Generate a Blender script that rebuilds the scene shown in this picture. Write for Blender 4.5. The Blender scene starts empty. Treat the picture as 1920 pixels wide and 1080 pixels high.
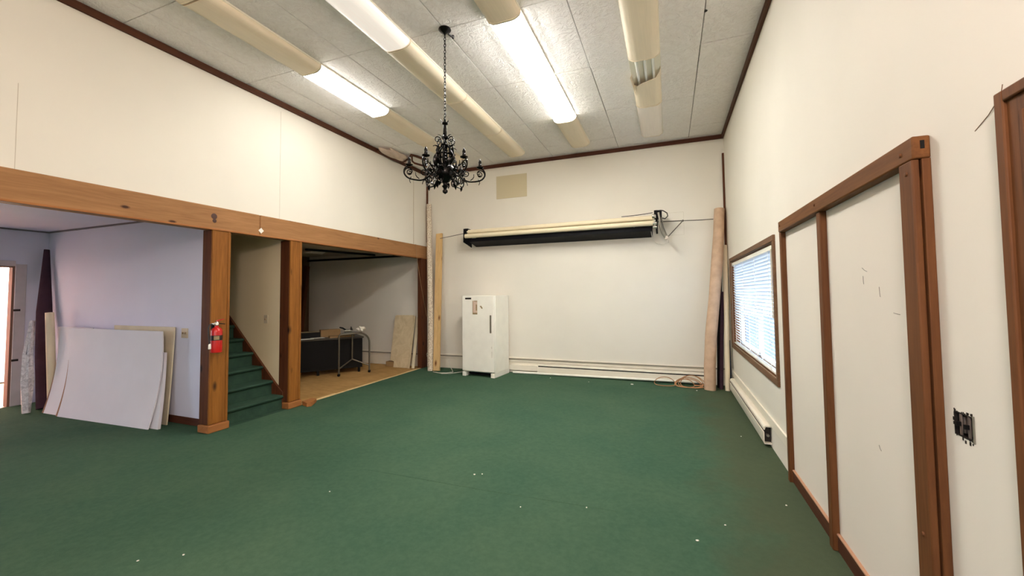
import bpy, bmesh, math, random
from mathutils import Vector, Matrix
random.seed(7)
S = bpy.context.scene
COL = S.collection

# ------------------------------------------------------------------ camera, world, large lights, exposure
H0 = 1.5
YAW, PITCH, ROLL = 0.367065831, 0.0435474314, -0.00950621102
def cam_axes():
    F = Vector((-math.sin(YAW)*math.cos(PITCH), math.cos(YAW)*math.cos(PITCH), math.sin(PITCH)))
    r = Vector((math.cos(YAW), math.sin(YAW), 0)); u = r.cross(F)
    return r*math.cos(ROLL)+u*math.sin(ROLL), -r*math.sin(ROLL)+u*math.cos(ROLL), F
_r, _u, _F = cam_axes()
cam_data = bpy.data.cameras.new('camera'); cam = bpy.data.objects.new('camera', cam_data); COL.objects.link(cam)
cam.matrix_world = Matrix(((_r.x, _u.x, -_F.x, 0), (_r.y, _u.y, -_F.y, 0), (_r.z, _u.z, -_F.z, H0), (0, 0, 0, 1)))
cam_data.sensor_width = 36; cam_data.sensor_fit = 'HORIZONTAL'
cam_data.lens = 764.319636/1920*36; cam_data.shift_y = -22.4412/1920
cam_data.clip_start = 0.05; cam_data.clip_end = 200
S.camera = cam
S.cycles.diffuse_bounces = 8

W = bpy.data.worlds.new('sky'); S.world = W; W.use_nodes = True
W.node_tree.nodes['Background'].inputs[0].default_value = (0.66, 0.82, 1.0, 1)
W.node_tree.nodes['Background'].inputs[1].default_value = 6.0

def area(name, loc, rot, sx, sy, power, color, portal=False):
    l = bpy.data.lights.new(name, 'AREA'); l.shape = 'RECTANGLE'; l.size = sx; l.size_y = sy
    l.energy = power; l.color = color
    o = bpy.data.objects.new(name, l); o.location = loc; o.rotation_euler = rot; COL.objects.link(o)
    if portal: l.cycles.is_portal = True
    return o
R90 = math.pi/2
# daylight portals in the window openings
area('portal_right', (1.10, 5.6, 1.33), (0, R90, 0), 1.3, 2.8, 1, (1, 1, 1), True)
area('portal_alcove', (-8.80, 0.2, 1.32), (0, -R90, 0), 1.45, 2.0, 1, (1, 1, 1), True)
area('portal_front', (-1.6, -4.2, 1.45), (R90, 0, 0), 2.0, 1.3, 1, (1, 1, 1), True)
# unseen fill lights added in mid-air behind the camera, without fixtures
WARM = (1.0, 0.86, 0.70)
def fill_point(loc, power, color):
    l = bpy.data.lights.new('fill_light', 'POINT'); l.energy = power; l.color = color; l.shadow_soft_size = .22
    o = bpy.data.objects.new('fill_light', l); o.location = loc; COL.objects.link(o)
fill_point((.1, -.6, 2.9), 120, (1.0, 0.84, 0.76))
fill_point((-1.6, -1.4, 3.5), 25, (1.0, 0.86, 0.78))
# warm lamp of the bright room beyond the alcove doorway
area('side_room_lamp', (-10.75, 4.2, 2.4), (0, 0, 0), .6, .6, 450, (1.0, 0.93, 0.88))

S.view_settings.view_transform = 'Standard'; S.view_settings.look = 'None'
S.view_settings.gamma = 1; S.view_settings.use_curve_mapping = False
S.view_settings.exposure = 0.93

# ------------------------------------------------------------------ room numbers (metres, camera stands at x=0 y=0)
XL, XR, YB, ZC = -4.756, 0.889, 7.377, 4.085
YF = -4.2            # front wall behind the camera
ZB0, ZB1 = 2.25, 2.513

# ------------------------------------------------------------------ helpers
def lin(c):
    c = c/255.0
    return c/12.92 if c <= 0.04045 else ((c+0.055)/1.055)**2.4
def rgb(r, g, b): return (lin(r), lin(g), lin(b), 1)

class NT:
    def __init__(s, name):
        s.m = bpy.data.materials.new(name); s.m.use_nodes = True
        s.t = s.m.node_tree; s.n = s.t.nodes; s.l = s.t.links
        s.b = s.n['Principled BSDF']
    def add(s, t, **k):
        n = s.n.new(t)
        for a, v in k.items(): setattr(n, a, v)
        return n
    def coord(s, scale=(1, 1, 1), kind='Object'):
        c = s.add('ShaderNodeTexCoord'); mp = s.add('ShaderNodeMapping')
        mp.inputs['Scale'].default_value = scale
        s.l.new(c.outputs[kind], mp.inputs['Vector']); return mp.outputs[0]
    def noise(s, vec, scale, detail=4, rough=.5, dist=0):
        n = s.add('ShaderNodeTexNoise'); n.inputs['Scale'].default_value = scale
        n.inputs['Detail'].default_value = detail; n.inputs['Roughness'].default_value = rough
        n.inputs['Distortion'].default_value = dist
        s.l.new(vec, n.inputs['Vector']); return n.outputs['Fac']
    def ramp(s, fac, stops):
        r = s.add('ShaderNodeValToRGB'); e = r.color_ramp.elements
        while len(e) < len(stops): e.new(0.5)
        for i, (p, c) in enumerate(stops): e[i].position = p; e[i].color = c
        s.l.new(fac, r.inputs[0]); return r.outputs[0]
    def mix(s, fac, a, b, mode='MIX'):
        m = s.add('ShaderNodeMix'); m.data_type = 'RGBA'; m.blend_type = mode
        for i, v in ((0, fac), (6, a), (7, b)):
            if hasattr(v, 'links') or isinstance(v, bpy.types.NodeSocket): s.l.new(v, m.inputs[i])
            else: m.inputs[i].default_value = v
        return m.outputs[2]
    def bump(s, h, strength, dist=0.01):
        b = s.add('ShaderNodeBump'); b.inputs['Strength'].default_value = strength
        b.inputs['Distance'].default_value = dist
        s.l.new(h, b.inputs['Height']); s.l.new(b.outputs[0], s.b.inputs['Normal'])
    def set(s, color=None, rough=.6, metal=0, spec=.5):
        if color is not None:
            if isinstance(color, bpy.types.NodeSocket): s.l.new(color, s.b.inputs['Base Color'])
            else: s.b.inputs['Base Color'].default_value = color
        s.b.inputs['Roughness'].default_value = rough; s.b.inputs['Metallic'].default_value = metal
        s.b.inputs['Specular IOR Level'].default_value = spec
        return s.m

def plain(name, c, rough=.6, metal=0, spec=.4, var=.06, scale=6):
    t = NT(name); v = t.coord()
    f = t.noise(v, scale, 3)
    d = tuple(x*(1-var) for x in c[:3])+(1,); e = tuple(min(1, x*(1+var)) for x in c[:3])+(1,)
    return t.set(t.ramp(f, [(.3, d), (.7, e)]), rough, metal, spec)

def paint(name, c, bump=.06):
    t = NT(name); v = t.coord()
    f = t.noise(v, 1.3, 3); g = t.noise(v, 140, 2)
    d = tuple(x*.965 for x in c[:3])+(1,)
    t.bump(g, bump, .002)
    return t.set(t.ramp(f, [(.35, d), (.65, c)]), .62, 0, .35)

def wood(name, ca, cb, cknot, axis='Z', knots=.06, rough=.6, stretch=14, spec=.18):
    t = NT(name); a = 'XYZ'.index(axis)
    sc = [stretch]*3; sc[a] = .9
    v = t.coord(tuple(sc))
    f = t.noise(v, 1.6, 6, .62, .8)
    g = t.noise(v, 7, 3, .6, .3)
    base = t.ramp(f, [(.30, ca), (.68, cb)])
    base = t.mix(.28, base, t.ramp(g, [(.3, ca), (.7, cb)]), 'MIX')
    ks = [5.0]*3; ks[a] = 2.2
    kv = t.coord(tuple(ks))
    vo = t.add('ShaderNodeTexVoronoi'); vo.inputs['Scale'].default_value = 1.0
    vo.inputs['Randomness'].default_value = 1.0
    t.l.new(kv, vo.inputs['Vector'])
    k = t.ramp(vo.outputs['Distance'], [(knots, (1, 1, 1, 1)), (knots*2.2, (0, 0, 0, 1))])
    base = t.mix(k, base, cknot)
    t.bump(g, .12, .002)
    return t.set(base, rough, 0, spec)

M = {}
M['wall'] = paint('wall_paint', rgb(228, 222, 210))
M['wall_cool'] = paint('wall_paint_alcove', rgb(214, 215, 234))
M['wall_stair'] = paint('wall_paint_stair', rgb(236, 219, 184))
M['wall_shop'] = paint('wall_paint_workshop', rgb(238, 226, 203))
M['unseen_dark'] = wood('wood_unseen_dark', rgb(84, 64, 46), rgb(108, 84, 60), rgb(56, 40, 28), 'Z', .03)  # invented dark finish for unseen walls, deepens the stairwell and workshop shade
M['wall_pink'] = paint('wall_paint_side_room', rgb(246, 234, 227))
M['panel'] = paint('panel_white', rgb(226, 218, 206), .03)
M['patch'] = paint('patch_beige', rgb(205, 192, 160), .03)
M['cream'] = plain('heater_enamel', rgb(232, 224, 208), .38, 0, .5, .03)
M['white_plastic'] = plain('white_plastic', rgb(243, 239, 228), .35, 0, .5, .03)
M['beam'] = wood('wood_beam', rgb(138, 98, 62), rgb(170, 124, 82), rgb(66, 40, 26), 'Y', .045)
M['post'] = wood('wood_post', rgb(116, 70, 28), rgb(156, 100, 42), rgb(54, 30, 18), 'Z', .075)
M['post_dark'] = wood('wood_post_dark', rgb(70, 38, 22), rgb(102, 58, 34), rgb(40, 22, 14), 'Z', .06)
M['frame_v'] = wood('wood_frame_upright', rgb(84, 50, 28), rgb(116, 74, 42), rgb(48, 28, 18), 'Z', .06)
M['frame_h'] = wood('wood_frame_header', rgb(92, 56, 30), rgb(124, 80, 42), rgb(48, 28, 18), 'Y', .05)
M['trim'] = wood('wood_trim_dark', rgb(66, 38, 26), rgb(92, 56, 38), rgb(46, 26, 18), 'Y', .03)
M['trim_x'] = wood('wood_trim_dark_x', rgb(66, 36, 26), rgb(90, 52, 36), rgb(46, 26, 18), 'X', .03)
M['casing'] = wood('wood_window_casing', rgb(96, 68, 48), rgb(124, 92, 66), rgb(60, 40, 28), 'Y', .03)
M['pine'] = wood('wood_pine', rgb(196, 158, 104), rgb(222, 188, 136), rgb(120, 74, 40), 'Z', .085)
M['pine_base'] = wood('wood_base_moulding', rgb(140, 88, 48), rgb(172, 114, 66), rgb(80, 46, 26), 'Y', .03)
M['dark_metal'] = plain('black_iron', rgb(30, 28, 27), .24, .8, .5, .2, 30)
M['black'] = plain('black_enamel', rgb(7, 7, 12), .6, 0, .15, .1)
M['black_soft'] = plain('black_laminate', rgb(15, 13, 13), .6, 0, .2, .1)
M['chrome'] = plain('chrome', rgb(205, 200, 190), .22, 1, .5, .02)
M['steel'] = plain('dull_steel', rgb(150, 146, 136), .4, .85, .5, .08)
M['gunmetal'] = plain('gunmetal_tube', rgb(116, 108, 94), .36, .7, .5, .08)
M['red'] = plain('red_enamel', rgb(190, 22, 20), .28, 0, .6, .04)
M['label'] = plain('label_black', rgb(34, 28, 22), .4, 0, .4, .1)
M['label_tan'] = plain('label_tan', rgb(150, 128, 92), .5, 0, .4, .1, 60)
M['hose'] = plain('hose_rubber', rgb(46, 42, 40), .5)
M['wire'] = plain('wire_grey', rgb(98, 92, 84), .5, .3)
M['cable_white'] = plain('cable_white', rgb(214, 208, 196), .5)
M['orange'] = plain('cord_tan_orange', rgb(176, 128, 88), .55)
M['paper'] = plain('paper_white', rgb(232, 228, 218), .7)
M['note'] = plain('paper_pink', rgb(214, 188, 168), .7, 0, .3, .1, 60)
M['cardboard'] = plain('cardboard', rgb(150, 118, 78), .75)
M['fibre_brown'] = plain('torn_brown_paper', rgb(150, 112, 90), .8, 0, .2, .15, 40)
M['wallboard'] = plain('wallboard_white', rgb(222, 219, 226), .7, 0, .25, .03, 2)
M['wallboard_edge'] = plain('wallboard_cream', rgb(216, 204, 176), .7)
M['tube_cream'] = plain('tube_cream', rgb(226, 212, 182), .5, 0, .4, .03)
M['tube_card'] = plain('tube_pale', rgb(222, 206, 178), .6, 0, .4, .04)
M['roll_back'] = plain('carpet_back_tan', rgb(196, 166, 140), .9, 0, .1, .12, 9)
M['roll_purple'] = plain('rolled_dark_cloth', rgb(66, 46, 56), .9, 0, .1, .15, 9)
M['roll_black'] = plain('rolled_black_cloth', rgb(30, 24, 24), .85, 0, .1, .15, 9)
M['roll_blue'] = plain('rolled_blue_cloth', rgb(34, 44, 66), .8, 0, .2, .15, 9)
M['rag'] = plain('rag_white', rgb(226, 220, 206), .85, 0, .2, .06, 30)
M['insulation'] = plain('insulation_wrap', rgb(206, 186, 170), .7, 0, .3, .12, 9)
M['fin'] = plain('heater_dark_inside', rgb(40, 34, 30), .6, .3)
M['tack'] = plain('raw_pine_strip', rgb(216, 186, 138), .8, 0, .2, .15, 20)

def mat_carpet():
    t = NT('carpet_green'); v = t.coord()
    a = t.noise(v, 420, 3, .7); b = t.noise(v, 1.1, 4, .55, .4); c = t.noise(v, 26, 5, .65)
    base = t.ramp(a, [(.30, rgb(42, 70, 54)), (.72, rgb(84, 112, 90))])
    base = t.mix(.30, base, t.ramp(b, [(.34, rgb(46, 82, 66)), (.66, rgb(84, 106, 82))]))
    base = t.mix(.16, base, t.ramp(c, [(.35, rgb(44, 74, 60)), (.65, rgb(92, 114, 92))]))
    # trodden brown dirt along the right wall
    g = t.add('ShaderNodeNewGeometry'); sx = t.add('ShaderNodeSeparateXYZ'); t.l.new(g.outputs['Position'], sx.inputs[0])
    w = t.noise(g.outputs['Position'], 2.2, 5, .6)
    ma = t.add('ShaderNodeMath', operation='MULTIPLY_ADD'); ma.inputs[1].default_value = .9; t.l.new(w, ma.inputs[0]); t.l.new(sx.outputs[0], ma.inputs[2])
    dirt = t.ramp(ma.outputs[0], [(.62, (0, 0, 0, 1)), (1.0, (.55, .55, .55, 1))])
    base = t.mix(dirt, base, t.ramp(a, [(.3, rgb(62, 62, 44)), (.72, rgb(98, 96, 72))]))
    t.bump(a, .55, .006)
    return t.set(base, .95, 0, .08)
M['carpet'] = mat_carpet()

def mat_carpet_dark():
    t = NT('carpet_stair'); v = t.coord()
    a = t.noise(v, 380, 3, .7); c = t.noise(v, 12, 4)
    base = t.ramp(a, [(.30, rgb(30, 50, 41)), (.72, rgb(68, 88, 75))])
    base = t.mix(.2, base, t.ramp(c, [(.3, rgb(16, 46, 36)), (.7, rgb(60, 98, 74))]))
    t.bump(a, .5, .005); return t.set(base, .95, 0, .08)
M['carpet_stair'] = mat_carpet_dark()

def mat_tile():
    t = NT('ceiling_tile'); v = t.coord()
    a = t.noise(v, 10, 5, .62, 2.2); b = t.noise(v, 50, 4, .6, .8); c = t.noise(v, .7, 3)
    col = t.ramp(c, [(.35, rgb(246, 240, 236)), (.65, rgb(250, 246, 242))])
    col = t.mix(.22, col, t.ramp(a, [(.36, rgb(222, 214, 209)), (.62, rgb(254, 252, 250))]))
    m = t.add('ShaderNodeMath', operation='MULTIPLY_ADD'); m.inputs[1].default_value = .35
    t.l.new(b, m.inputs[0]); t.l.new(a, m.inputs[2])
    t.bump(m.outputs[0], .9, .03)
    return t.set(col, .75, 0, .25)
M['tile'] = mat_tile()

def mat_ply():
    t = NT('subfloor_plywood'); v = t.coord()
    a = t.noise(v, 2.2, 6, .65, .6); b = t.noise(t.coord((2, 14, 2)), 3, 5, .6)
    col = t.ramp(a, [(.3, rgb(150, 112, 62)), (.7, rgb(196, 154, 96))])
    col = t.mix(.35, col, t.ramp(b, [(.3, rgb(132, 96, 52)), (.7, rgb(206, 168, 112))]))
    return t.set(col, .8, 0, .2)
M['ply'] = mat_ply()

def mat_brownfloor():
    t = NT('side_room_floor'); v = t.coord((1, 9, 1))
    a = t.noise(v, 2, 5); return t.set(t.ramp(a, [(.3, rgb(96, 66, 48)), (.7, rgb(136, 98, 72))]), .5)
M['brownfloor'] = mat_brownfloor()

def mat_speckle():
    t = NT('speckled_roll'); v = t.coord()
    a = t.noise(v, 60, 3, .7)
    return t.set(t.ramp(a, [(.38, rgb(150, 128, 110)), (.5, rgb(214, 198, 176)), (.62, rgb(232, 222, 204))]), .8, 0, .2)
M['speckle'] = mat_speckle()

def mat_slab():
    t = NT('pale_board'); v = t.coord()
    a = t.noise(v, 5, 5, .6, 1.2)
    return t.set(t.ramp(a, [(.35, rgb(196, 176, 142)), (.65, rgb(216, 198, 164))]), .7, 0, .25)
M['slab'] = mat_slab()

def mat_lens(name, c, rough=.35, em=None, strength=0):
    t = NT(name); v = t.coord((60, 1, 60))
    f = t.noise(v, 3, 2)
    d = tuple(x*.94 for x in c[:3])+(1,)
    m = t.set(t.ramp(f, [(.35, d), (.65, c)]), rough, 0, .5)
    if em:
        t.b.inputs['Emission Color'].default_value = em; t.b.inputs['Emission Strength'].default_value = strength
    return m
M['lens_off'] = mat_lens('lens_yellowed', rgb(238, 222, 196))
M['lens_white'] = mat_lens('lens_clear_white', rgb(238, 228, 218), .2)
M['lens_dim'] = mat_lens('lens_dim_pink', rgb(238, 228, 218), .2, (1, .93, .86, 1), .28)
M['lens_a'] = mat_lens('lens_lit_white', rgb(240, 240, 225), .4, (1, .975, .91, 1), 9.5)
M['lens_c'] = mat_lens('lens_lit_bright', rgb(240, 240, 225), .4, (1, .98, .95, 1), 42.0)
M['lens_y'] = mat_lens('lens_lit_yellow', rgb(236, 232, 190), .4, (1, .98, .86, 1), 22.0)
M['lens_side'] = mat_lens('lens_lit_side', rgb(240, 240, 225), .4, (1, .97, .92, 1), 5.5)
M['pan'] = plain('fixture_white_metal', rgb(232, 226, 208), .4, 0, .5, .02)
M['tubeglass'] = plain('fluorescent_tube', rgb(238, 238, 234), .2, 0, .6, .01)

def mat_slat():
    t = NT('blind_slat')
    t.set(rgb(240, 240, 240), .45)
    tr = t.add('ShaderNodeBsdfTranslucent'); tr.inputs[0].default_value = (.85, .9, 1, 1)
    mx = t.add('ShaderNodeMixShader'); mx.inputs[0].default_value = .21
    out = t.n['Material Output']
    t.l.new(t.b.outputs[0], mx.inputs[1]); t.l.new(tr.outputs[0], mx.inputs[2]); t.l.new(mx.outputs[0], out.inputs[0])
    return t.m
M['slat'] = mat_slat()
def mat_glass():
    t = NT('window_glass')
    t.set((1, 1, 1, 1), .02)
    tr = t.add('ShaderNodeBsdfTransparent'); tr.inputs[0].default_value = (.96, .98, 1, 1)
    gl = t.add('ShaderNodeBsdfGlossy'); gl.inputs['Roughness'].default_value = .02
    mx = t.add('ShaderNodeMixShader'); mx.inputs[0].default_value = .06
    t.l.new(tr.outputs[0], mx.inputs[1]); t.l.new(gl.outputs[0], mx.inputs[2])
    t.l.new(mx.outputs[0], t.n['Material Output'].inputs[0]); return t.m
M['glass'] = mat_glass()
def mat_wrap():
    t = NT('plastic_wrap'); v = t.coord(); f = t.noise(v, 22, 4, .6, 1)
    t.bump(f, .8, .02)
    return t.set(t.ramp(f, [(.35, rgb(176, 172, 180)), (.6, rgb(222, 218, 224))]), .22, 0, .6)
M['wrap'] = mat_wrap()

# ---- mesh building
def B(): return bmesh.new()
def box(bm, a, b, rot=None, pivot=None):
    a = Vector(a); b = Vector(b); c = (a+b)/2; d = b-a
    g = bmesh.ops.create_cube(bm, size=1.0)
    bmesh.ops.scale(bm, vec=d, verts=g['verts'])
    bmesh.ops.translate(bm, vec=c, verts=g['verts'])
    if rot is not None:
        bmesh.ops.rotate(bm, cent=Vector(pivot) if pivot is not None else c, matrix=rot, verts=g['verts'])
    return g['verts']
def frame_of(t):
    t = t.normalized(); up = Vector((0, 0, 1)) if abs(t.z) < .9 else Vector((1, 0, 0))
    a = t.cross(up).normalized(); return a, t.cross(a).normalized()
def tube(bm, pts, r, seg=10, cap=True, closed=False, flat=1.0):
    pts = [Vector(p) for p in pts]; n = len(pts); rings = []
    rr = r if isinstance(r, (list, tuple)) else [r]*n
    a0 = None
    for i, p in enumerate(pts):
        if closed: t = pts[(i+1) % n]-pts[i-1]
        else: t = pts[min(i+1, n-1)]-pts[max(i-1, 0)]
        t.normalize()
        if a0 is None: a, b = frame_of(t)
        else:
            a = a0-t*a0.dot(t)
            a = a.normalized() if a.length > 1e-6 else frame_of(t)[0]
            b = t.cross(a).normalized()
        a0 = a
        rings.append([bm.verts.new(p+(a*math.cos(2*math.pi*k/seg)+b*flat*math.sin(2*math.pi*k/seg))*rr[i]) for k in range(seg)])
    m = n if closed else n-1
    for i in range(m):
        A, Bq = rings[i], rings[(i+1) % n]
        for k in range(seg): bm.faces.new((A[k], A[(k+1) % seg], Bq[(k+1) % seg], Bq[k]))
    if cap and not closed:
        bm.faces.new(list(reversed(rings[0]))); bm.faces.new(rings[-1])
def lathe(bm, prof, c, seg=24, axis='Z'):
    c = Vector(c); rings = []
    for (r, h) in prof:
        ring = []
        for k in range(seg):
            x = max(r, 1e-4)*math.cos(2*math.pi*k/seg); y = max(r, 1e-4)*math.sin(2*math.pi*k/seg)
            p = {'Z': (x, y, h), 'X': (h, x, y), 'Y': (x, h, y)}[axis]
            ring.append(bm.verts.new(c+Vector(p)))
        rings.append(ring)
    for i in range(len(rings)-1):
        for k in range(seg): bm.faces.new((rings[i][k], rings[i][(k+1) % seg], rings[i+1][(k+1) % seg], rings[i+1][k]))
    bm.faces.new(list(reversed(rings[0]))); bm.faces.new(rings[-1])
def prism(bm, poly, a, b, axis='Y'):
    """poly of 2D points in the plane across the axis, swept from a to b."""
    def P(q, h): return {'X': (h, q[0], q[1]), 'Y': (q[0], h, q[1]), 'Z': (q[0], q[1], h)}[axis]
    A = [bm.verts.new(P(q, a)) for q in poly]; C = [bm.verts.new(P(q, b)) for q in poly]
    n = len(poly)
    for i in range(n): bm.faces.new((A[i], A[(i+1) % n], C[(i+1) % n], C[i]))
    bm.faces.new(list(reversed(A))); bm.faces.new(C)
def obj(name, bm, mat, parent=None, bevel=0, local=False, smooth=True, seg=2, origin=True):
    """world-space bmesh -> one mesh object; a child is stored relative to its parent's place, a top-level mesh gets its origin at its base."""
    bmesh.ops.recalc_face_normals(bm, faces=bm.faces)
    me = bpy.data.meshes.new(name)
    off = Vector((0, 0, 0))
    if parent is None and origin:
        xs = [v.co.x for v in bm.verts]; ys = [v.co.y for v in bm.verts]; zs = [v.co.z for v in bm.verts]
        off = Vector(((min(xs)+max(xs))/2, (min(ys)+max(ys))/2, min(zs)))
    elif parent is not None and not local:
        p = parent
        while p is not None: off = off+p.location; p = p.parent
    if not local: bmesh.ops.translate(bm, vec=-off, verts=bm.verts)
    bm.to_mesh(me); bm.free()
    if smooth:
        for p in me.polygons: p.use_smooth = True
        me.set_sharp_from_angle(angle=math.radians(38))
    o = bpy.data.objects.new(name, me); COL.objects.link(o)
    if isinstance(mat, (list, tuple)):
        for q in mat: me.materials.append(q)
    else: me.materials.append(mat)
    if parent is not None: o.parent = parent
    elif origin: o.location = off
    if bevel:
        m = o.modifiers.new('bevel', 'BEVEL'); m.width = bevel; m.segments = seg; m.limit_method = 'ANGLE'
        m.angle_limit = math.radians(50)
    return o
def thing(name, label, cat, loc=(0, 0, 0), rotz=0, group=None):
    o = bpy.data.objects.new(name, None); COL.objects.link(o); o.location = loc; o.rotation_euler = (0, 0, rotz)
    o.empty_display_size = .1
    o['label'] = label; o['category'] = cat
    if group: o['group'] = group
    return o
def tag(o, label, cat, group=None):
    o['label'] = label; o['category'] = cat
    if group: o['group'] = group
    return o
def struct(name, bm, mat, parent=None, **k):
    o = obj(name, bm, mat, parent, **k)
    if parent is None: o['kind'] = 'structure'
    return o
def holed(bm, plane, p0, p1, u0, u1, v0, v1, holes):
    """slab wall across 'X' (u=y,v=z), 'Y' (u=x,v=z) or 'Z' (u=x,v=y) with rectangular holes (u0,u1,v0,v1)."""
    us = sorted({u0, u1, *[h[0] for h in holes], *[h[1] for h in holes]})
    vs = sorted({v0, v1, *[h[2] for h in holes], *[h[3] for h in holes]})
    for i in range(len(us)-1):
        j = 0
        while j < len(vs)-1:
            cu = (us[i]+us[i+1])/2
            def inh(j):
                cv = (vs[j]+vs[j+1])/2
                return any(h[0] < cu < h[1] and h[2] < cv < h[3] for h in holes)
            if inh(j): j += 1; continue
            k = j
            while k+1 < len(vs)-1 and not inh(k+1): k += 1
            a, b, c, d = us[i], us[i+1], vs[j], vs[k+1]
            if plane == 'X': box(bm, (p0, a, c), (p1, b, d))
            elif plane == 'Y': box(bm, (a, p0, c), (b, p1, d))
            else: box(bm, (a, c, p0), (b, d, p1))
            j = k+1

# ------------------------------------------------------------------ the shell
b = B(); box(b, (-40, -40, -.6), (40, 40, -.5)); struct('ground_outside', b, plain('ground_dark', rgb(66, 70, 78), .9, 0, .1, .1, 1))  # outdoor ground added dark to cut light from below and darken slat gaps
YA = 3.17          # alcove end wall
XA = -8.6          # far left wall
YS = 4.05          # right wall of the stairwell
YW = 4.20          # workshop side of that wall
ZA = 2.485         # low ceilings
# carpet floor with one soft ridge across it
b = B()
box(b, (XL, YF, -.1), (XR+.02, YB, 0)); box(b, (XA, YF, -.1), (XL, YA+.03, 0))
struct('floor', b, M['carpet'])
b = B()
pts = []
for i in range(41):
    s = i/40; x = -2.674+s*(2.455); y = 2.873+.055*s+.006*math.sin(9*s)
    pts.append((x, y, -.002))
tube(b, pts, [.0065*math.sin(math.pi*i/40)**.5+.0005 for i in range(41)], 8)
struct('floor_ridge', b, M['carpet'], origin=False)
b = B(); box(b, (-4.87, YA+.03, -.1), (XL, YS, -.0005)); struct('floor_stair_foot', b, M['carpet_stair'])
b = B(); box(b, (XA, YW, -.11), (XL, YB, -.008)); box(b, (-4.87, YS, -.11), (XL, YW, -.008)); struct('floor_workshop', b, M['ply'])
b = B(); box(b, (-12.6, 0.5, -.11), (XA-.0, 5.2, -.004)); struct('floor_side_room', b, M['brownfloor'])

b = B(); box(b, (XL-.1, YF, ZB1), (XL, YB, ZC+.05)); struct('wall_left', b, M['wall'])
b = B(); box(b, (XA-.1, YB, -.1), (XR+.16, YB+.12, ZC+.1)); struct('wall_back', b, M['wall'])
WY0, WY1, WZ0, WZ1 = 4.255, 6.945, .715, 1.95
b = B(); holed(b, 'X', XR, XR+.16, YF, YB, 0, ZC+.05, [(WY0, WY1, WZ0, WZ1), (1.744, 1.836, 1.016, 1.094)])
struct('wall_right', b, M['wall'])
b = B(); holed(b, 'Y', YF-.12, YF, XA-.1, XR+.16, 0, ZC+.05, [(-2.6, -.6, .8, 2.1)]); struct('wall_front', b, M['wall'])
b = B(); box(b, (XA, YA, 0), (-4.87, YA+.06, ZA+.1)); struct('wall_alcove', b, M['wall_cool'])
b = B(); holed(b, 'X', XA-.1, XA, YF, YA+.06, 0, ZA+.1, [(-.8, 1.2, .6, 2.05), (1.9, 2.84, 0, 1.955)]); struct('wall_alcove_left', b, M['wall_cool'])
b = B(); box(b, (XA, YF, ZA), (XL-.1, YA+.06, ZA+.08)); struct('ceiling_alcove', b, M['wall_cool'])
# side room behind the doorway
b = B(); box(b, (-11.25, .5, 0), (-11.15, 5.2, 2.6)); box(b, (-11.2, 5.1, 0), (XA-.1, 5.2, 2.6)); box(b, (-11.2, .4, 0), (XA-.1, .5, 2.6))
struct('wall_side_room', b, M['wall_pink'])
b = B(); box(b, (-11.25, .4, 2.55), (XA, 5.2, 2.65)); struct('ceiling_side_room', b, M['wall_pink'])
# stairwell
b = B(); box(b, (XA, YS, 0), (-4.87, YW, ZA+2.2)); struct('wall_stair_right', b, M['wall_stair'])
b = B(); box(b, (XA, YA+.06, ZA), (-4.87, YA+.075, ZA+2.2)); box(b, (XA, YA+.055, 0), (-4.87, YA+.075, ZA)); struct('wall_stair_left', b, M['unseen_dark'])
b = B(); box(b, (XA-.02, YA, 0), (XA, YW, ZA+2.2)); struct('wall_stair_end', b, M['unseen_dark'])
b = B(); box(b, (-5.75, YA+.05, 2.44), (XL-.1, YW, 2.5))
prism(b, [(-5.75, 2.44), (-5.75, 2.5), (XA, 4.75), (XA, 4.65)], YA+.05, YW, 'Y'); struct('ceiling_stair', b, M['wall_stair'])
# workshop
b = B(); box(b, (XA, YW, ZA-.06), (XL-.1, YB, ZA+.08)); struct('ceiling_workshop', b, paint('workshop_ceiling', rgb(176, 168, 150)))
XW = -8.05
b = B(); box(b, (XW-.1, YW, 0), (XW, YB, ZA)); struct('wall_workshop_left', b, M['unseen_dark'])
b = B(); box(b, (XW, YW, 0), (-4.93, YW+.02, ZA)); struct('wall_workshop_side', b, M['unseen_dark'])

# ceiling of embossed panels, thin gaps between them
b = B()
xe = [XL-.02, -4.36, -3.18, -1.985, -.78, .37, XR+.02]
ye = [YB+.02, 6.86, 5.79, 4.59, 3.38, 2.18, .98, -.22, -1.42, -2.62, YF]
gaps = random.Random(3)
for i in range(len(xe)-1):
    for j in range(len(ye)-1):
        dz = gaps.uniform(-.002, .003); g = .004
        vs = box(b, (xe[i]+g, ye[j+1]+g, ZC+dz), (xe[i+1]-g, ye[j]-g, ZC+.03))
        if (i, j) == (4, 3):      # one panel sags at its back edge
            for v in vs:
                if v.co.z < ZC+.015 and v.co.y > 4.5: v.co.z -= .012
        if (i, j) == (5, 2):
            for v in vs:
                if v.co.z < ZC+.015 and v.co.x < .5: v.co.z -= .01
struct('ceiling', b, M['tile'], bevel=.004)
b = B(); box(b, (XL-.1, YF, ZC+.022), (XR+.1, YB, ZC+.12)); struct('ceiling_deck', b, plain('ceiling_gap', rgb(120, 110, 100), .9))

b = B(); box(b, (XL-.002, 3.868, ZB1), (XL+.0012, 3.872, 3.95)); box(b, (XL-.002, 6.877, ZB1), (XL+.0012, 6.881, 4.0)); box(b, (XL-.002, 1.543, ZB1), (XL+.0012, 1.547, 3.2)); struct('wall_left_seam', b, plain('seam_shade', rgb(196, 186, 170), .8))
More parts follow.
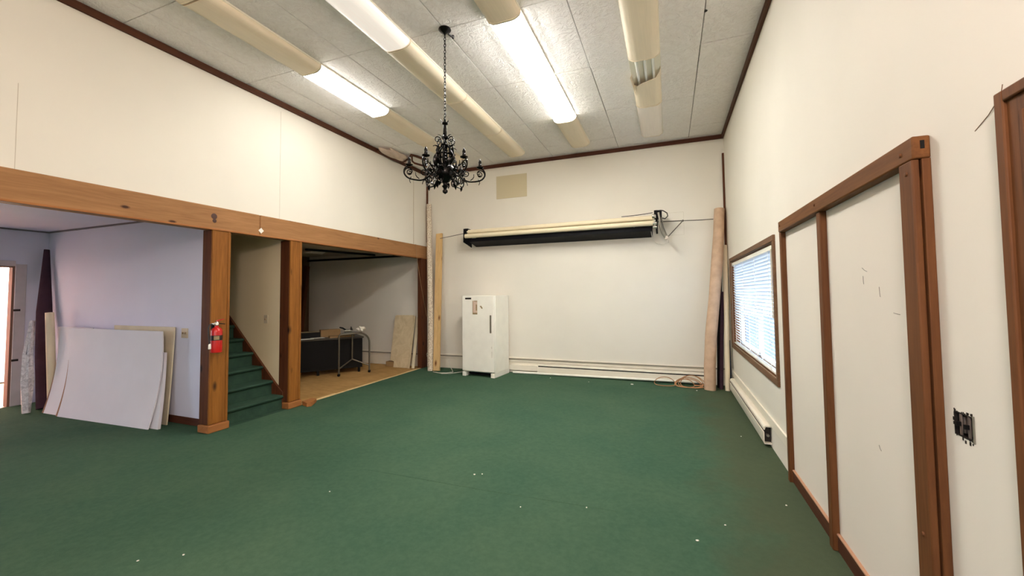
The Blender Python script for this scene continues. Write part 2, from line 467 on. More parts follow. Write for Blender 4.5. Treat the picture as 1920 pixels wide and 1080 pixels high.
# crown strips at the ceiling and the two corner strips
b = B(); box(b, (XL, YF, 4.005), (XL+.024, YB, 4.08)); struct('trim_1', b, M['trim'], bevel=.004)
b = B(); box(b, (XL, YB-.024, 4.005), (XR, YB, 4.075)); struct('trim_2', b, M['trim_x'], bevel=.004)
b = B(); box(b, (XR-.03, YF, 4.005), (XR, YB, 4.08)); struct('trim_3', b, M['trim'], bevel=.004)
b = B(); box(b, (XL, YB-.03, 2.6), (XL+.03, YB, 4.005)); struct('trim_4', b, M['post_dark'], bevel=.003)
b = B(); box(b, (XR-.03, YB-.03, 1.2), (XR, YB, 3.76)); struct('trim_5', b, M['post_dark'], bevel=.003)

# the long beam and its posts
b = B(); box(b, (-4.89, YF, ZB0), (XL+.014, 3.592, ZB1)); box(b, (-4.89, 3.596, ZB0), (XL+.014, YB, ZB1))
beam = struct('trim_6', b, M['beam'], bevel=.012)
b = B(); box(b, (XL+.008, YF, ZB0-.004), (XL+.02, YB, ZB0+.016)); struct('edge_bead', b, M['pine_base'], beam, bevel=.004)
b = B()
kn = [(Vector((XL+.0145, 3.04, 2.40)), .035), (Vector((XL+.0145, 3.045, 2.35)), .024)]
for c, r in kn:
    lathe(b, [(r, -.001), (r*.8, .001), (.001, .0012)], c, 12, 'X')
    
struct('knot', b, plain('knot_dark', rgb(70, 44, 34), .6), beam)

def timber_post(n, y0, y1, depth):
    b = B(); box(b, (XL-.005, y0+.028, .09), (XL+.008, y1-.028, ZB0)); box(b, (XL-depth+.02, y0+.012, .0), (XL-.005, y1-.012, ZB0))
    p = struct(n, b, M['post'], bevel=.005)
    b = B(); box(b, (XL-.01, y1-.03, .09), (XL+.014, y1, ZB0)); struct('edge_strip', b, M['post'], p, bevel=.004)
    b = B(); box(b, (XL-.01, y0, .09), (XL+.014, y0+.03, ZB0)); struct('edge_strip', b, M['post'], p, bevel=.004)
    b = B(); box(b, (XL-depth, y0, .09), (XL-.01, y0+.012, ZB0)); box(b, (XL-depth, y1-.012, .09), (XL-.01, y1, ZB0)); struct('side_board', b, M['post_dark'], p, bevel=.003)
    b = B(); box(b, (XL-depth-.004, y0-.014, 0), (XL+.03, y1+.014, .085)); struct('base_moulding', b, M['pine_base'], p, bevel=.01)
    return p
timber_post('trim_7', 3.03, 3.235, .15)
timber_post('trim_8', 4.035, 4.22, .17)
b = B(); box(b, (XL-.09, 7.16, -.008), (XL+.008, YB, ZB0)); struct('trim_9', b, M['post_dark'], bevel=.006)

# pale ragged strip where the carpet stops at the bare workshop floor
b = B(); rr = random.Random(5)
y = 4.25
while y < 7.14:
    w = rr.uniform(.018, .05); l = rr.uniform(.12, .4)
    box(b, (XL-.01-w, y, -.01), (XL+.004, min(y+l, 7.15), .004+rr.uniform(0, .004))); y += l
struct('trim_10', b, M['tack'])
# alcove skirting and ceiling bead
b = B(); box(b, (XA, YA-.014, 0), (-4.9, YA, .085)); struct('baseboard_alcove', b, M['trim_x'], bevel=.004)
b = B(); box(b, (XA, YA-.02, ZA-.02), (-4.9, YA, ZA)); box(b, (XA, YF, ZA-.02), (XA+.02, YA, ZA)); struct('trim_11', b, plain('bead_grey', rgb(112, 104, 112), .6))

# pipe-chase ledge running along the back and right walls
def chase(name, bmf, mat): return struct(name, bmf, mat, bevel=.004)
b = B(); box(b, (XW, YB-.022, .205), (XR-.03, YB, .285)); box(b, (XW, YB-.008, 0), (XR-.03, YB, .205)); 
chase('baseboard_back', b, M['cream'])
b = B(); tube(b, [(XW+.02, YB-.03, .245), (XR-.05, YB-.03, .268)], .012, 10); struct('trim_12', b, plain('pipe_grey', rgb(150, 142, 128), .5))
b = B(); box(b, (XR-.018, 3.88, .215), (XR, YB-.03, .30)); chase('baseboard_right', b, M['cream'])
b = B(); box(b, (XR-.016, 1.99, 0), (XR, 3.83, .09)); bb = struct('baseboard_panel', b, M['trim'], bevel=.003)
b = B(); box(b, (XR-.02, 1.99, .09), (XR, 3.83, .102)); struct('cap_strip', b, plain('cap_pale', rgb(176, 132, 104), .6), bb, bevel=.004)  # paler strip along the top edge of the baseboard
b = B(); box(b, (XR-.014, YF, 0), (XR, .5, .105)); box(b, (XR-.014, 1.54, 0), (XR, 1.88, .105)); struct('baseboard_near', b, M['panel'], bevel=.004)

# ------------------------------------------------------------------ right wall: window, blind, timber panel, door casing
wr = bpy.data.objects.new('window_1', None); COL.objects.link(wr); wr.location = (XR, (WY0+WY1)/2, WZ0); wr['kind'] = 'structure'
b = B()
for a, c in (((WY0-.06, WZ0-.055), (WY1+.06, WZ0)), ((WY0-.06, WZ1), (WY1+.06, WZ1+.055)), ((WY0-.06, WZ0), (WY0, WZ1)), ((WY1, WZ0), (WY1+.06, WZ1))):
    box(b, (XR-.02, a[0], a[1]), (XR+.002, c[0], c[1]))
struct('casing', b, M['casing'], wr, bevel=.005)
b = B()
for a, c in (((WY0, WZ0), (WY1, WZ0+.015)), ((WY0, WZ1-.015), (WY1, WZ1)), ((WY0, WZ0), (WY0+.012, WZ1)), ((WY1-.012, WZ0), (WY1, WZ1))):
    box(b, (XR+.002, a[0], a[1]), (XR+.16, c[0], c[1]))
struct('reveal', b, M['frame_v'], wr)
b = B(); ym = (WY0+WY1)/2
for a, c in (((WY0+.012, WZ0+.015), (WY1-.012, WZ0+.06)), ((WY0+.012, WZ1-.06), (WY1-.012, WZ1-.015)), ((WY0+.012, WZ0), (WY0+.06, WZ1)), ((WY1-.06, WZ0), (WY1-.012, WZ1)), ((ym-.03, WZ0), (ym+.03, WZ1))):
    box(b, (XR+.10, a[0], a[1]), (XR+.14, c[0], c[1]))
struct('sash', b, M['white_plastic'], wr)
b = B(); box(b, (XR+.118, WY0+.03, WZ0+.03), (XR+.122, WY1-.03, WZ1-.03)); struct('pane', b, M['glass'], wr)

bl = thing('window_blind', 'white horizontal slat blind hanging inside the brown framed window', 'blind', (XR+.03, ym, WZ0+.02))
b = B(); box(b, (XR+.006, WY0+.016, WZ1-.065), (XR+.05, WY1-.016, WZ1-.018)); obj('head_rail', b, M['white_plastic'], bl, bevel=.004)
b = B(); nsl = 30
zs0, zs1 = WZ0+.055, WZ1-.085
for i in range(nsl):
    z = zs0+(zs1-zs0)*i/(nsl-1); sag = .004*math.sin(i*2.1)
    ang = math.radians(45)
    hw = .024
    c, s = math.cos(ang)*hw, -math.sin(ang)*hw
    x0 = XR+.03
    prof = [(x0-c, z-s), (x0, z+.004), (x0+c, z+s), (x0+c, z+s-.0015), (x0, z+.0025), (x0-c, z-s-.0015)]
    prism(b, prof, WY0+.018+abs(sag), WY1-.018-abs(sag), 'Y')
obj('slats', b, M['slat'], bl)
b = B(); box(b, (XR+.008, WY0+.018, WZ0+.018), (XR+.05, WY1-.018, WZ0+.036)); obj('bottom_rail', b, M['white_plastic'], bl, bevel=.003)
for yc in (WY0+.28, WY0+.95, ym+.35, WY1-.25):
    b = B(); tube(b, [(XR+.003, yc, WZ0+.03), (XR+.003, yc, WZ1-.06)], .0025, 6); tube(b, [(XR+.055, yc, WZ0+.03), (XR+.055, yc, WZ1-.06)], .0025, 6)
    obj('ladder_cord', b, M['white_plastic'], bl)
b = B(); tube(b, [(XR+.0, WY0+.12, WZ1-.06), (XR-.002, WY0+.12, 1.5), (XR+.0, WY0+.122, 1.25)], .006, 8); obj('tilt_wand', b, M['tube_cream'], bl)

# big timber framed panel
PX = XR-.053
b = B(); box(b, (PX, 1.885, 1.975), (XR, 3.835, 2.058))
fr = struct('trim_13', b, M['frame_h'], bevel=.006)
b = B(); box(b, (PX+.013, 3.83, .0), (XR, 3.875, 2.05)); struct('stile', b, M['frame_v'], fr, bevel=.005)
b = B(); box(b, (PX+.013, 2.922, .0), (XR, 2.98, 1.975)); struct('stile', b, M['frame_v'], fr, bevel=.005)
b = B(); box(b, (PX, 1.893, 0), (XR-.030, 1.985, 1.975)); struct('post', b, M['frame_v'], fr, bevel=.005)
b = B(); box(b, (XR-.026, 1.887, 0), (XR, 1.985, 1.975)); struct('back_board', b, M['frame_v'], fr, bevel=.003)
b = B(); box(b, (XR-.03, 1.8835, 2.01), (XR-.018, 1.8855, 2.04)); struct('mortise', b, M['black_soft'], fr)
b = B()
for (y, z) in ((1.965, 2.012), (1.93, 1.93), (1.94, .62), (2.95, 2.02), (3.78, 2.02)):
    lathe(b, [(.009, 0), (.007, -.006), (.001, -.007)], (PX+.001, y, z), 10, 'X')
struct('peg', b, M['frame_v'], fr)
b = B(); box(b, (XR-.004, 1.985, .10), (XR, 2.922, 1.975)); box(b, (XR-.004, 2.98, .10), (XR, 3.83, 1.975)); struct('panel', b, M['panel'], fr)
b = B()
for (y, z, dy, dz) in ((2.42, 1.59, .05, .02), (2.30, 1.47, .006, .045), (2.14, 1.40, .05, .004), (2.46, 1.53, .004, .04), (2.36, .77, .02, .02)):
    tube(b, [(XR-.0062, y, z), (XR-.0064, y+dy*.5, z+dz*.35), (XR-.0062, y+dy, z+dz)], .0012, 5)
struct('scuff', b, plain('pencil_scuff', rgb(150, 142, 134), .8), fr)

# door casing at the right edge of the view
b = B(); box(b, (XR-.016, 1.445, 0), (XR, 1.537, 2.045)); box(b, (XR-.016, .52, 1.953), (XR, 1.445, 2.045))
box(b, (XR-.026, 1.505, 0), (XR, 1.537, 2.045)); box(b, (XR-.026, .52, 2.013), (XR, 1.505, 2.045))
box(b, (XR-.021, 1.445, 0), (XR, 1.462, 1.97)); box(b, (XR-.021, .52, 1.953), (XR, 1.445, 1.97))
d2 = struct('door_2', b, M['frame_v'], bevel=.004)
b = B(); box(b, (XR-.006, .55, 0), (XR+.001, 1.445, 1.953)); struct('door_leaf', b, M['trim'], d2)
b = B(); tube(b, [(XR-.001, 1.66, 1.985), (XR-.002, 1.60, 2.01), (XR-.004, 1.545, 2.045), (XR-.008, 1.53, 2.07)], .0012, 6); tag(obj('wire', b, plain('wire_brown', rgb(140, 112, 90), .6)), 'short thin wire sticking out at the top corner of the brown door casing', 'wire')

# open electrical box
eb = thing('switch_box', 'uncovered dark double switch box in the white wall right of the timber post', 'switch box', (XR, 1.79, 1.016))
b = B()
y0, y1, z0, z1 = 1.744, 1.836, 1.016, 1.094
box(b, (XR+.05, y0, z0), (XR+.052, y1, z1))
for a, c in (((y0, z0), (y1, z0+.003)), ((y0, z1-.003), (y1, z1)), ((y0, z0), (y0+.003, z1)), ((y1-.003, z0), (y1, z1))):
    box(b, (XR-.002, a[0], a[1]), (XR+.05, c[0], c[1]))
obj('box', b, M['fin'], eb)
for yc in (1.768, 1.808):
    b = B(); box(b, (XR+.004, yc-.012, z0+.012), (XR+.035, yc+.012, z1-.012)); box(b, (XR+.0, yc-.007, z0+.004), (XR+.004, yc+.007, z1-.004))
    s = obj('switch_body', b, plain('switch_grey', rgb(96, 84, 78), .5), eb, bevel=.002)
    b = B(); box(b, (XR-.012, yc-.004, 1.05), (XR+.004, yc+.004, 1.064)); obj('toggle', b, M['black_soft'], s)
b = B(); rr = random.Random(11)
for i in range(26):
    e = rr.random(); sd = rr.choice(('t', 'b', 'b', 't', 'l'))
    if sd == 't': y, z = y0+e*(y1-y0), z1+rr.uniform(-.002, .007)
    elif sd == 'b': y, z = y0+e*(y1-y0), z0-rr.uniform(-.002, .012)
    else: y, z = y1+rr.uniform(-.001, .005), z0+e*(z1-z0)
    s = rr.uniform(.002, .006)
    box(b, (XR-.0015, y-s*.5, z-s), (XR+.0, y+s*.5, z+s))
obj('torn_edge', b, M['fin'], eb)
b = B(); box(b, (XR-.004, 1.739, 1.012), (XR, 1.7435, 1.098)); obj('side_lip', b, M['steel'], eb)

# ------------------------------------------------------------------ heaters
def heater_x(name, label, x0, x1, y, zt, end_open=False):
    h = thing(name, label, 'heater', ((x0+x1)/2, y, 0))
    b = B(); prism(b, [(y, .035), (y-.06, .035), (y-.066, .05), (y-.066, zt-.05), (y-.058, zt-.05), (y-.058, .045), (y, .045)], x0, x1, 'X'); obj('front_cover', b, M['cream'], h)
    b = B(); prism(b, [(y, zt), (y-.05, zt), (y-.062, zt-.012), (y-.062, zt-.03), (y-.054, zt-.03), (y-.05, zt-.012), (y, zt-.012)], x0, x1, 'X'); obj('top_cover', b, M['cream'], h)
    b = B(); box(b, (x0+.01, y-.05, .05), (x1-.01, y-.003, zt-.02)); obj('fin_block', b, M['fin'], h)
    b = B(); box(b, (x0-.004, y-.067, .0), (x0+.012, y, zt+.001)); obj('end_cap', b, M['cream'], h, bevel=.003)
    b = B(); box(b, (x1-.012, y-.067, .0), (x1+.004, y, zt+.001)); obj('end_cap', b, M['cream'], h, bevel=.003)
    return h
heater_x('baseboard_heater', 'long cream baseboard heater along the back wall right of the freezer', -2.315, .56, YB-.022, .19)
b = B(); box(b, (-2.96, YB-.045, .05), (-2.33, YB-.008, .15)); tag(obj('baseboard_cover', b, M['cream'], bevel=.004), 'short plain cream heater cover on back wall beside the freezer', 'heater cover')
hr = thing('baseboard_heater', 'cream baseboard heater with an open dark end under the window', 'heater', (XR, 5.8, 0))
hx = XR-.002
b = B(); prism(b, [(hx, .03), (hx-.062, .03), (hx-.07, .045), (hx-.07, .145), (hx-.062, .145), (hx-.062, .042), (hx, .042)], 4.6, 6.93, 'Y'); obj('front_cover', b, M['cream'], hr)
b = B(); prism(b, [(hx, .205), (hx-.05, .205), (hx-.066, .19), (hx-.066, .165), (hx-.058, .165), (hx-.05, .192), (hx, .192)], 4.6, 6.93, 'Y'); obj('top_cover', b, M['cream'], hr)
b = B()
for i in range(56):
    y = 4.66+i*.04; box(b, (hx-.05, y, .06), (hx-.008, y+.003, .16))
box(b, (hx-.057, 4.64, .05), (hx-.054, 6.92, .15))
obj('fins', b, M['fin'], hr)
b = B(); tube(b, [(hx-.03, 4.605, .11), (hx-.03, 6.92, .11)], .013, 12); obj('pipe', b, M['steel'], hr)
b = B(); box(b, (hx-.058, 4.645, .032), (hx-.001, 4.65, .19)); obj('inner_plate', b, M['fin'], hr)

# white pole lying at the foot of the back heater
b = B(); tube(b, [(-2.79, 7.265, .02), (-1.1, 7.262, .034), (.56, 7.262, .05)], .019, 12); 
tag(obj('pole', b, M['white_plastic']), 'long white pole lying along the foot of the back wall heater', 'pole')
# wall items on the back wall
b = B(); box(b, (-3.148, YB-.008, 3.375), (-2.509, YB, 3.828)); tag(obj('wall_panel', b, M['patch'], bevel=.002), 'beige rectangular access panel high on the back wall beside the chandelier', 'panel')
b = B()
for a, c in (((-.06, 2.845), (.26, 2.848)), ((.257, 2.462), (.26, 2.848)), ((-.06, 2.462), (.26, 2.465))):
    box(b, (a[0], YB-.0012, a[1]), (c[0], YB, c[1]))
tag(obj('outline_mark', b, plain('patch_line', rgb(196, 188, 172), .8)), 'faint patched rectangle outline on the back wall right of the screen', 'wall mark')
b = B()
for a, c in (((-4.02, 2.50), (-4.017, 2.72)), ((-4.02, 2.40), (-3.70, 2.403))):
    box(b, (a[0], YB-.0012, a[1]), (c[0], YB, c[1]))
tag(obj('outline_mark', b, plain('patch_line_left', rgb(196, 186, 164), .8)), 'faint patched rectangle outline on the back wall left of the screen', 'wall mark')

# ------------------------------------------------------------------ projection screen housing
ps = thing('projection_screen', 'long black screen housing with two cream roller tubes mounted on the back wall', 'projection screen', (-1.95, YB, 2.44))
b = B(); prism(b, [(YB-.006, 2.445), (YB-.006, 2.52), (7.09, 2.585), (7.06, 2.515)], -3.60, -.24, 'X'); obj('housing', b, M['black'], ps, bevel=.004)
b = B(); box(b, (-3.60, YB-.02, 2.5), (-.24, YB-.005, 2.75)); obj('back_plate', b, M['black_soft'], ps)
b = B(); prism(b, [(YB-.006, 2.44), (YB-.006, 2.80), (7.04, 2.775), (7.03, 2.51)], -3.715, -3.695, 'X'); box(b, (-3.70, 7.06, 2.69), (-3.63, 7.2, 2.78)); obj('end_plate', b, M['black'], ps, bevel=.004)
b = B(); prism(b, [(YB-.006, 2.50), (YB-.006, 2.85), (7.10, 2.83), (7.06, 2.55)], -.18, -.15, 'X'); box(b, (-.20, 7.05, 2.72), (-.08, 7.2, 2.85)); obj('end_plate', b, M['black'], ps, bevel=.004)
b = B(); tube(b, [(-3.65, 7.10, 2.715), (-.22, 7.10, 2.735)], .042, 20); obj('roller_tube', b, M['tube_cream'], ps)
b = B(); tube(b, [(-3.68, 7.055, 2.628), (-.20, 7.055, 2.64)], .043, 20); 
r2 = obj('roller_tube', b, M['tube_cream'], ps)
for x in (-3.29, -2.15, -.52):
    b = B(); lathe(b, [(.0445, -.005), (.0445, .005)], (x, 7.055, 2.634), 20, 'X'); obj('joint_band', b, M['tube_card'], r2)
b = B(); lathe(b, [(.03, -.03), (.036, -.02), (.036, .02), (.03, .03)], (-.20, 7.03, 2.745), 16, 'X'); obj('gear_motor', b, M['chrome'], ps)
b = B(); lathe(b, [(.026, -.03), (.03, .03)], (-.19, 7.03, 2.63), 16, 'X'); obj('roller_bearing', b, M['chrome'], ps)
b = B(); lathe(b, [(.02, -.03), (.024, .03)], (-.19, 7.04, 2.57), 16, 'X'); obj('cable_gland', b, M['chrome'], ps)
b = B()
arm = [(-.13, 7.02, 2.80), (-.115, 7.0, 2.70), (-.11, 7.0, 2.58), (-.08, 7.02, 2.46), (-.03, 7.06, 2.38)]
tube(b, arm, .017, 10); tube(b, [(-.09, 7.04, 2.72), (-.06, 7.06, 2.56), (0.0, 7.1, 2.40)], .010, 8); lathe(b, [(.03, -.02), (.034, 0), (.03, .02)], (-.02, 7.06, 2.39), 14, 'Y')
obj('bracket_arm', b, M['steel'], ps)
b = B()
tube(b, [(-.16, 7.04, 2.84), (-.06, 7.03, 2.83), (.0, 7.05, 2.79), (.01, 7.06, 2.74), (-.03, 7.06, 2.70), (-.10, 7.05, 2.72)], .009, 8)
obj('cable_loop', b, M['hose'], ps)
b = B(); tube(b, [(-.25, 7.05, 2.50), (-.24, 7.1, 2.40), (-.18, 7.2, 2.32), (-.08, 7.3, 2.30), (.02, 7.32, 2.34), (.0, 7.1, 2.40)], .004, 6); obj('loose_cable', b, M['cable_white'], ps)
b = B(); tube(b, [(-.15, 7.2, 2.68), (.24, 7.2, 2.67)], .009, 8); tube(b, [(.24, 7.2, 2.67), (-.005, 7.1, 2.395)], .008, 8); lathe(b, [(.016, -.012), (.016, .012)], (.24, 7.2, 2.67), 10, 'Y'); obj('brace', b, M['wire'], ps)
b = B(); pp = [(-.72+.1*i, 7.06+.001*i, 2.785+.006*i*i/5) for i in range(6)]; tube(b, pp, .006, 6); obj('top_wire', b, M['hose'], ps)
b = B(); tube(b, [(.24, 7.2, 2.67), (.5, 7.24, 2.668), (.69, 7.20, 2.662)], .007, 8); tag(obj('wire', b, M['wire']), 'dark rod from the screen bracket to the leaning carpet roll', 'rod')
b = B(); tube(b, [(-3.71, 7.2, 2.72), (-3.9, 7.22, 2.70), (-4.15, 7.25, 2.675), (-4.38, 7.28, 2.655)], .006, 8); tag(obj('wire', b, M['wire']), 'thin dark wire from the screen left end to the pine board', 'wire')

# ------------------------------------------------------------------ freezer
fz = thing('freezer', 'white upright freezer standing against the back wall', 'freezer', (-3.24, 7.03, 0), math.radians(-4.5))
fw, fd, fh = .67, .60, 1.475
b = B(); box(b, (-fw/2, -fd/2+.05, .075), (fw/2, fd/2, fh)); obj('body', b, M['white_plastic'], fz, bevel=.012, local=True)
b = B(); box(b, (-fw/2, -fd/2-.005, .095), (fw/2, -fd/2+.045, fh)); dr = obj('door', b, M['white_plastic'], fz, bevel=.012, local=True, seg=3)
b = B(); box(b, (fw/2-.075, -fd/2-.03, .80), (fw/2-.05, -fd/2-.004, 1.12)); obj('handle', b, plain('handle_grey', rgb(120, 112, 98), .35, .5), dr, bevel=.006, local=True)
b = B(); box(b, (-fw/2+.07, -fd/2-.009, 1.405), (-fw/2+.20, -fd/2-.004, 1.435)); obj('badge', b, M['label'], dr, bevel=.002, local=True)
b = B(); box(b, (fw/2-.05, -fd/2-.0065, .36), (fw/2-.046, -fd/2-.005, .47)); box(b, (fw/2-.052, -fd/2-.0065, .52), (fw/2-.047, -fd/2-.005, .56)); obj('chip_mark', b, plain('chip', rgb(170, 160, 140), .7), dr, local=True)
for sx in (-1, 1):
    b = B(); box(b, (sx*fw/2-(.075 if sx > 0 else 0), -fd/2+.0, 0), (sx*fw/2+(.075 if sx < 0 else 0), -fd/2+.10, .08)); obj('foot', b, M['white_plastic'], fz, bevel=.005, local=True)
for sx in (-fw/2, fw/2-.05):
    b = B(); box(b, (sx, -fd/2+.1, 0), (sx+.05, fd/2, .08)); obj('side_rail', b, M['white_plastic'], fz, local=True)
b = B(); box(b, (-fw/2+.05, -fd/2+.16, .01), (fw/2-.05, -fd/2+.2, .08)); obj('kick_grille', b, M['black_soft'], fz, local=True)
def on_freezer(u, z, d=-.0075):
    a = math.radians(-4.5); y = -fd/2+d
    return Vector((-3.24+u*math.cos(a)-y*math.sin(a), 7.03+u*math.sin(a)+y*math.cos(a), z))
nt = thing('paper_note', 'pinkish paper note stuck on the freezer door', 'note', on_freezer(-.055, 1.13), math.radians(-4.5))
b = B(); box(b, (-.05, -.001, 0), (.05, .001, .25)); obj('sheet', b, M['note'], nt, local=True)
b = B(); box(b, (-.05, -.002, 0), (.05, -.001, .03)); box(b, (-.05, -.002, .03), (-.038, -.001, .25)); box(b, (-.02, -.002, .236), (.05, -.001, .25)); box(b, (.02, -.002, .07), (.045, -.001, .18)); obj('print', b, M['label_tan'], nt, local=True)
mg = thing('sticker', 'small grey torn sticker beside the note on the freezer door', 'sticker', on_freezer(.075, 1.23), math.radians(-4.5))
b = B(); prism(b, [(-.03, .05), (0, .06), (.03, .02), (.025, 0), (.005, .01), (-.01, .03)], -.0015, .001, 'Y'); obj('print', b, M['label_tan'], mg, local=True)

# ------------------------------------------------------------------ things leaning in the left back corner
b = B(); tube(b, [(-4.42, 6.97, .002), (-4.47, 7.06, .9), (-4.56, 7.17, 2.0), (-4.66, 7.30, 3.39)], [.055, .055, .053, .05], 18)
t1 = tag(obj('carpet_roll', b, M['speckle']), 'tall thin speckled pale roll leaning in the left back corner', 'roll')
b = B(); vs = box(b, (-.07, -.02, 0), (.07, .02, 2.78))
bmesh.ops.rotate(b, cent=(0, 0, 0), matrix=Matrix.Rotation(math.radians(-2.9), 3, 'Y'), verts=vs)
bmesh.ops.rotate(b, cent=(0, 0, 0), matrix=Matrix.Rotation(math.radians(-7.2), 3, 'X'), verts=vs)
bmesh.ops.translate(b, vec=(-4.285, 6.98, .009), verts=b.verts)
tag(obj('pine_board', b, M['pine'], bevel=.004), 'knotty pine board leaning on the back wall beside the speckled roll', 'board')
b = B()
tube(b, [(-4.30, 6.88, .006), (-4.15, 6.82, .006), (-4.0, 6.86, .006), (-3.92, 6.98, .006), (-4.0, 7.1, .01), (-4.1, 7.2, .05), (-4.19, 7.3, .17)], .006, 6)
tube(b, [(-4.22, 6.86, .006), (-4.05, 6.78, .006), (-3.9, 6.84, .006), (-3.8, 7.0, .006), (-3.72, 7.1, .006)], .006, 6)
tag(obj('cable', b, M['cable_white']), 'loose pale cable on the carpet between pine board and freezer', 'cable')
b = B(); tube(b, [(XL+.02, 6.94, 2.52), (XL+.018, 6.95, 2.42), (XL+.02, 6.96, 2.3), (XL+.02, 7.12, 1.7), (XL+.025, 7.32, 1.05)], .003, 6); tube(b, [(XL+.006, 6.88, 2.52), (XL+.005, 6.88, 3.9)], .0018, 5)
tag(obj('string', b, plain('string_tan', rgb(168, 136, 100), .8)), 'thin string hanging from the beam near the left back corner', 'string')

# ------------------------------------------------------------------ things leaning in the right back corner
b = B()
path = [(.545, 6.98, .0), (.56, 7.0, .35), (.60, 7.03, .85), (.665, 7.08, 1.40), (.715, 7.13, 1.9), (.765, 7.21, 2.4), (.795, 7.27, 2.83)]
tube(b, path, [.082, .083, .085, .082, .083, .08, .076], 24)
for v in b.verts:
    v.co.x += .008*math.sin(v.co.z*9+v.co.y*30); v.co.y += .007*math.sin(v.co.z*13+v.co.x*40)
    if v.co.z < .001: v.co.z = 0.001
cr = thing('carpet_roll', 'big tan carpet roll bowed as it leans in the right back corner', 'carpet roll', (.545, 6.98, 0))
obj('roll', b, M['roll_back'], cr)
b = B(); sp = []
for i in range(40):
    a = i*.45; r = .074-.0016*i; sp.append((.545+r*math.cos(a), 6.98+r*math.sin(a), .0))
sp = [(x+.25, y+.29, 2.835) for x, y, z in sp]
tube(b, sp, .003, 5); obj('end_spiral', b, M['roll_black'], cr)
b = B(); tube(b, [(.70, 7.17, .003), (.73, 7.24, .9), (.775, 7.315, 1.95)], [.034, .034, .03], 14); tag(obj('cloth_roll', b, M['roll_black']), 'dark roll leaning right behind the tan carpet roll', 'roll')
b = B(); tube(b, [(.716, 7.07, .003), (.75, 7.13, .8), (.79, 7.21, 1.5)], [.028, .026, .024], 12); tag(obj('cloth_roll', b, M['roll_purple']), 'short dark brown roll leaning between tan carpet roll and cream tube', 'roll')
b = B(); tube(b, [(.792, 6.985, .003), (.82, 7.10, 1.0), (.850, 7.27, 2.24)], .034, 18); tag(obj('cardboard_tube', b, M['tube_card']), 'cream cardboard tube leaning upright at the left edge of the window', 'tube')
b = B(); tube(b, [(.832, 7.085, .003), (.835, 7.11, .35), (.845, 7.15, .75)], [.03, .03, .02], 12); tag(obj('cloth_roll', b, M['roll_blue']), 'short dark blue bundle behind the foot of the cream tube', 'bundle')

# coiled cord on the floor
b = B(); pts = []
rr = random.Random(4)
for i in range(150):
    a = i*.21; lp = int(a/(2*math.pi))
    cx = .25+.06*math.sin(lp*2.1); rx = .17+.03*math.cos(lp*1.7); 
    tilt = .5+.5*math.sin(a)
    pts.append((cx+rx*math.cos(a), 7.10+.09*math.sin(a)+.012*math.sin(lp*3), .008+.16*tilt*tilt*(.75+.25*math.sin(lp*1.9))))
tube(b, pts, .006, 6)
pts = [(-.1+.16*math.cos(a*.2), 7.10+.08*math.sin(a*.2), .008+.11*(.5+.5*math.sin(a*.2))**2) for a in range(0, 44)]
tube(b, pts, .006, 6)
tag(obj('extension_cord', b, M['orange']), 'tangled tan extension cord heaped by the back heater and carpet roll', 'cord')

# ------------------------------------------------------------------ stairs
st = thing('staircase', 'steep narrow staircase in dark green carpet rising between the timber posts', 'staircase', (-4.84, 3.64, 0))
run, rise, x0 = .192, .182, -4.84
SY0, SY1 = YA+.078, YS-.001
for i in range(13):
    b = B(); xa = x0-run*i; zt = rise*(i+1)
    prof = [(xa-.002, zt-rise), (xa-.006, zt-.05), (xa+.004, zt-.045), (xa+.018, zt-.035), (xa+.024, zt-.018), (xa+.016, zt-.004), (xa, zt), (xa-run-.01, zt), (xa-run-.01, zt-rise)]
    prism(b, prof, SY0+.002, SY1-.03, 'Y'); obj('step', b, M['carpet_stair'], st)
b = B(); sl = rise/run
def strg(y0, y1):
    b = B(); prism(b, [(x0-.0, 0), (x0-.0, .22), (x0-.14, .33), (x0-.14-13*run*.9, .33+13*rise*.9*1.0), (x0-13*run, 13*rise*.9), (x0-.35, 0)], y0, y1, 'Y'); return b
obj('stringer', strg(SY1-.03, SY1), M['post_dark'], st, bevel=.003)
b = B(); box(b, (XA+.12, SY0, 13*rise-.02), (x0-13*run, SY1-.03, 13*rise)); obj('landing', b, M['carpet_stair'], st)

def switch_plate(name, label, cat, c, axis, w, h, toggles):
    o = thing(name, label, cat, c)
    b = B()
    def bx(u0, u1, v0, v1, d0, d1):
        if axis == 'Y': box(b, (c[0]+u0, c[1]-d1, c[2]+v0), (c[0]+u1, c[1]-d0, c[2]+v1))
        else: box(b, (c[0]+d0, c[1]+u0, c[2]+v0), (c[0]+d1, c[1]+u1, c[2]+v1))
    bx(-w/2, w/2, 0, h, 0, .006); obj('plate', b, plain('plate_ivory', rgb(206, 190, 164), .4), o, bevel=.002)
    for u in toggles:
        b = B(); bx(u-.005, u+.005, h*.4, h*.6, .006, .018); obj('toggle', b, plain('toggle_tan', rgb(150, 128, 100), .4), o)
    return o
switch_plate('light_switch', 'single light switch on the stairwell wall', 'light switch', (-5.20, YS, 1.125), 'Y', .072, .115, (0,))
switch_plate('light_switch', 'double light switch plate on the alcove wall beside the timber post', 'light switch', (-5.42, YA, 1.01), 'Y', .12, .115, (-.025, .025))
o = thing('outlet', 'small dark outlet low on the alcove wall behind the white sheets', 'outlet', (-5.85, YA, .26))
b = B(); box(b, (-5.88, YA-.006, .25), (-5.82, YA, .35)); obj('plate', b, M['black_soft'], o, bevel=.002)

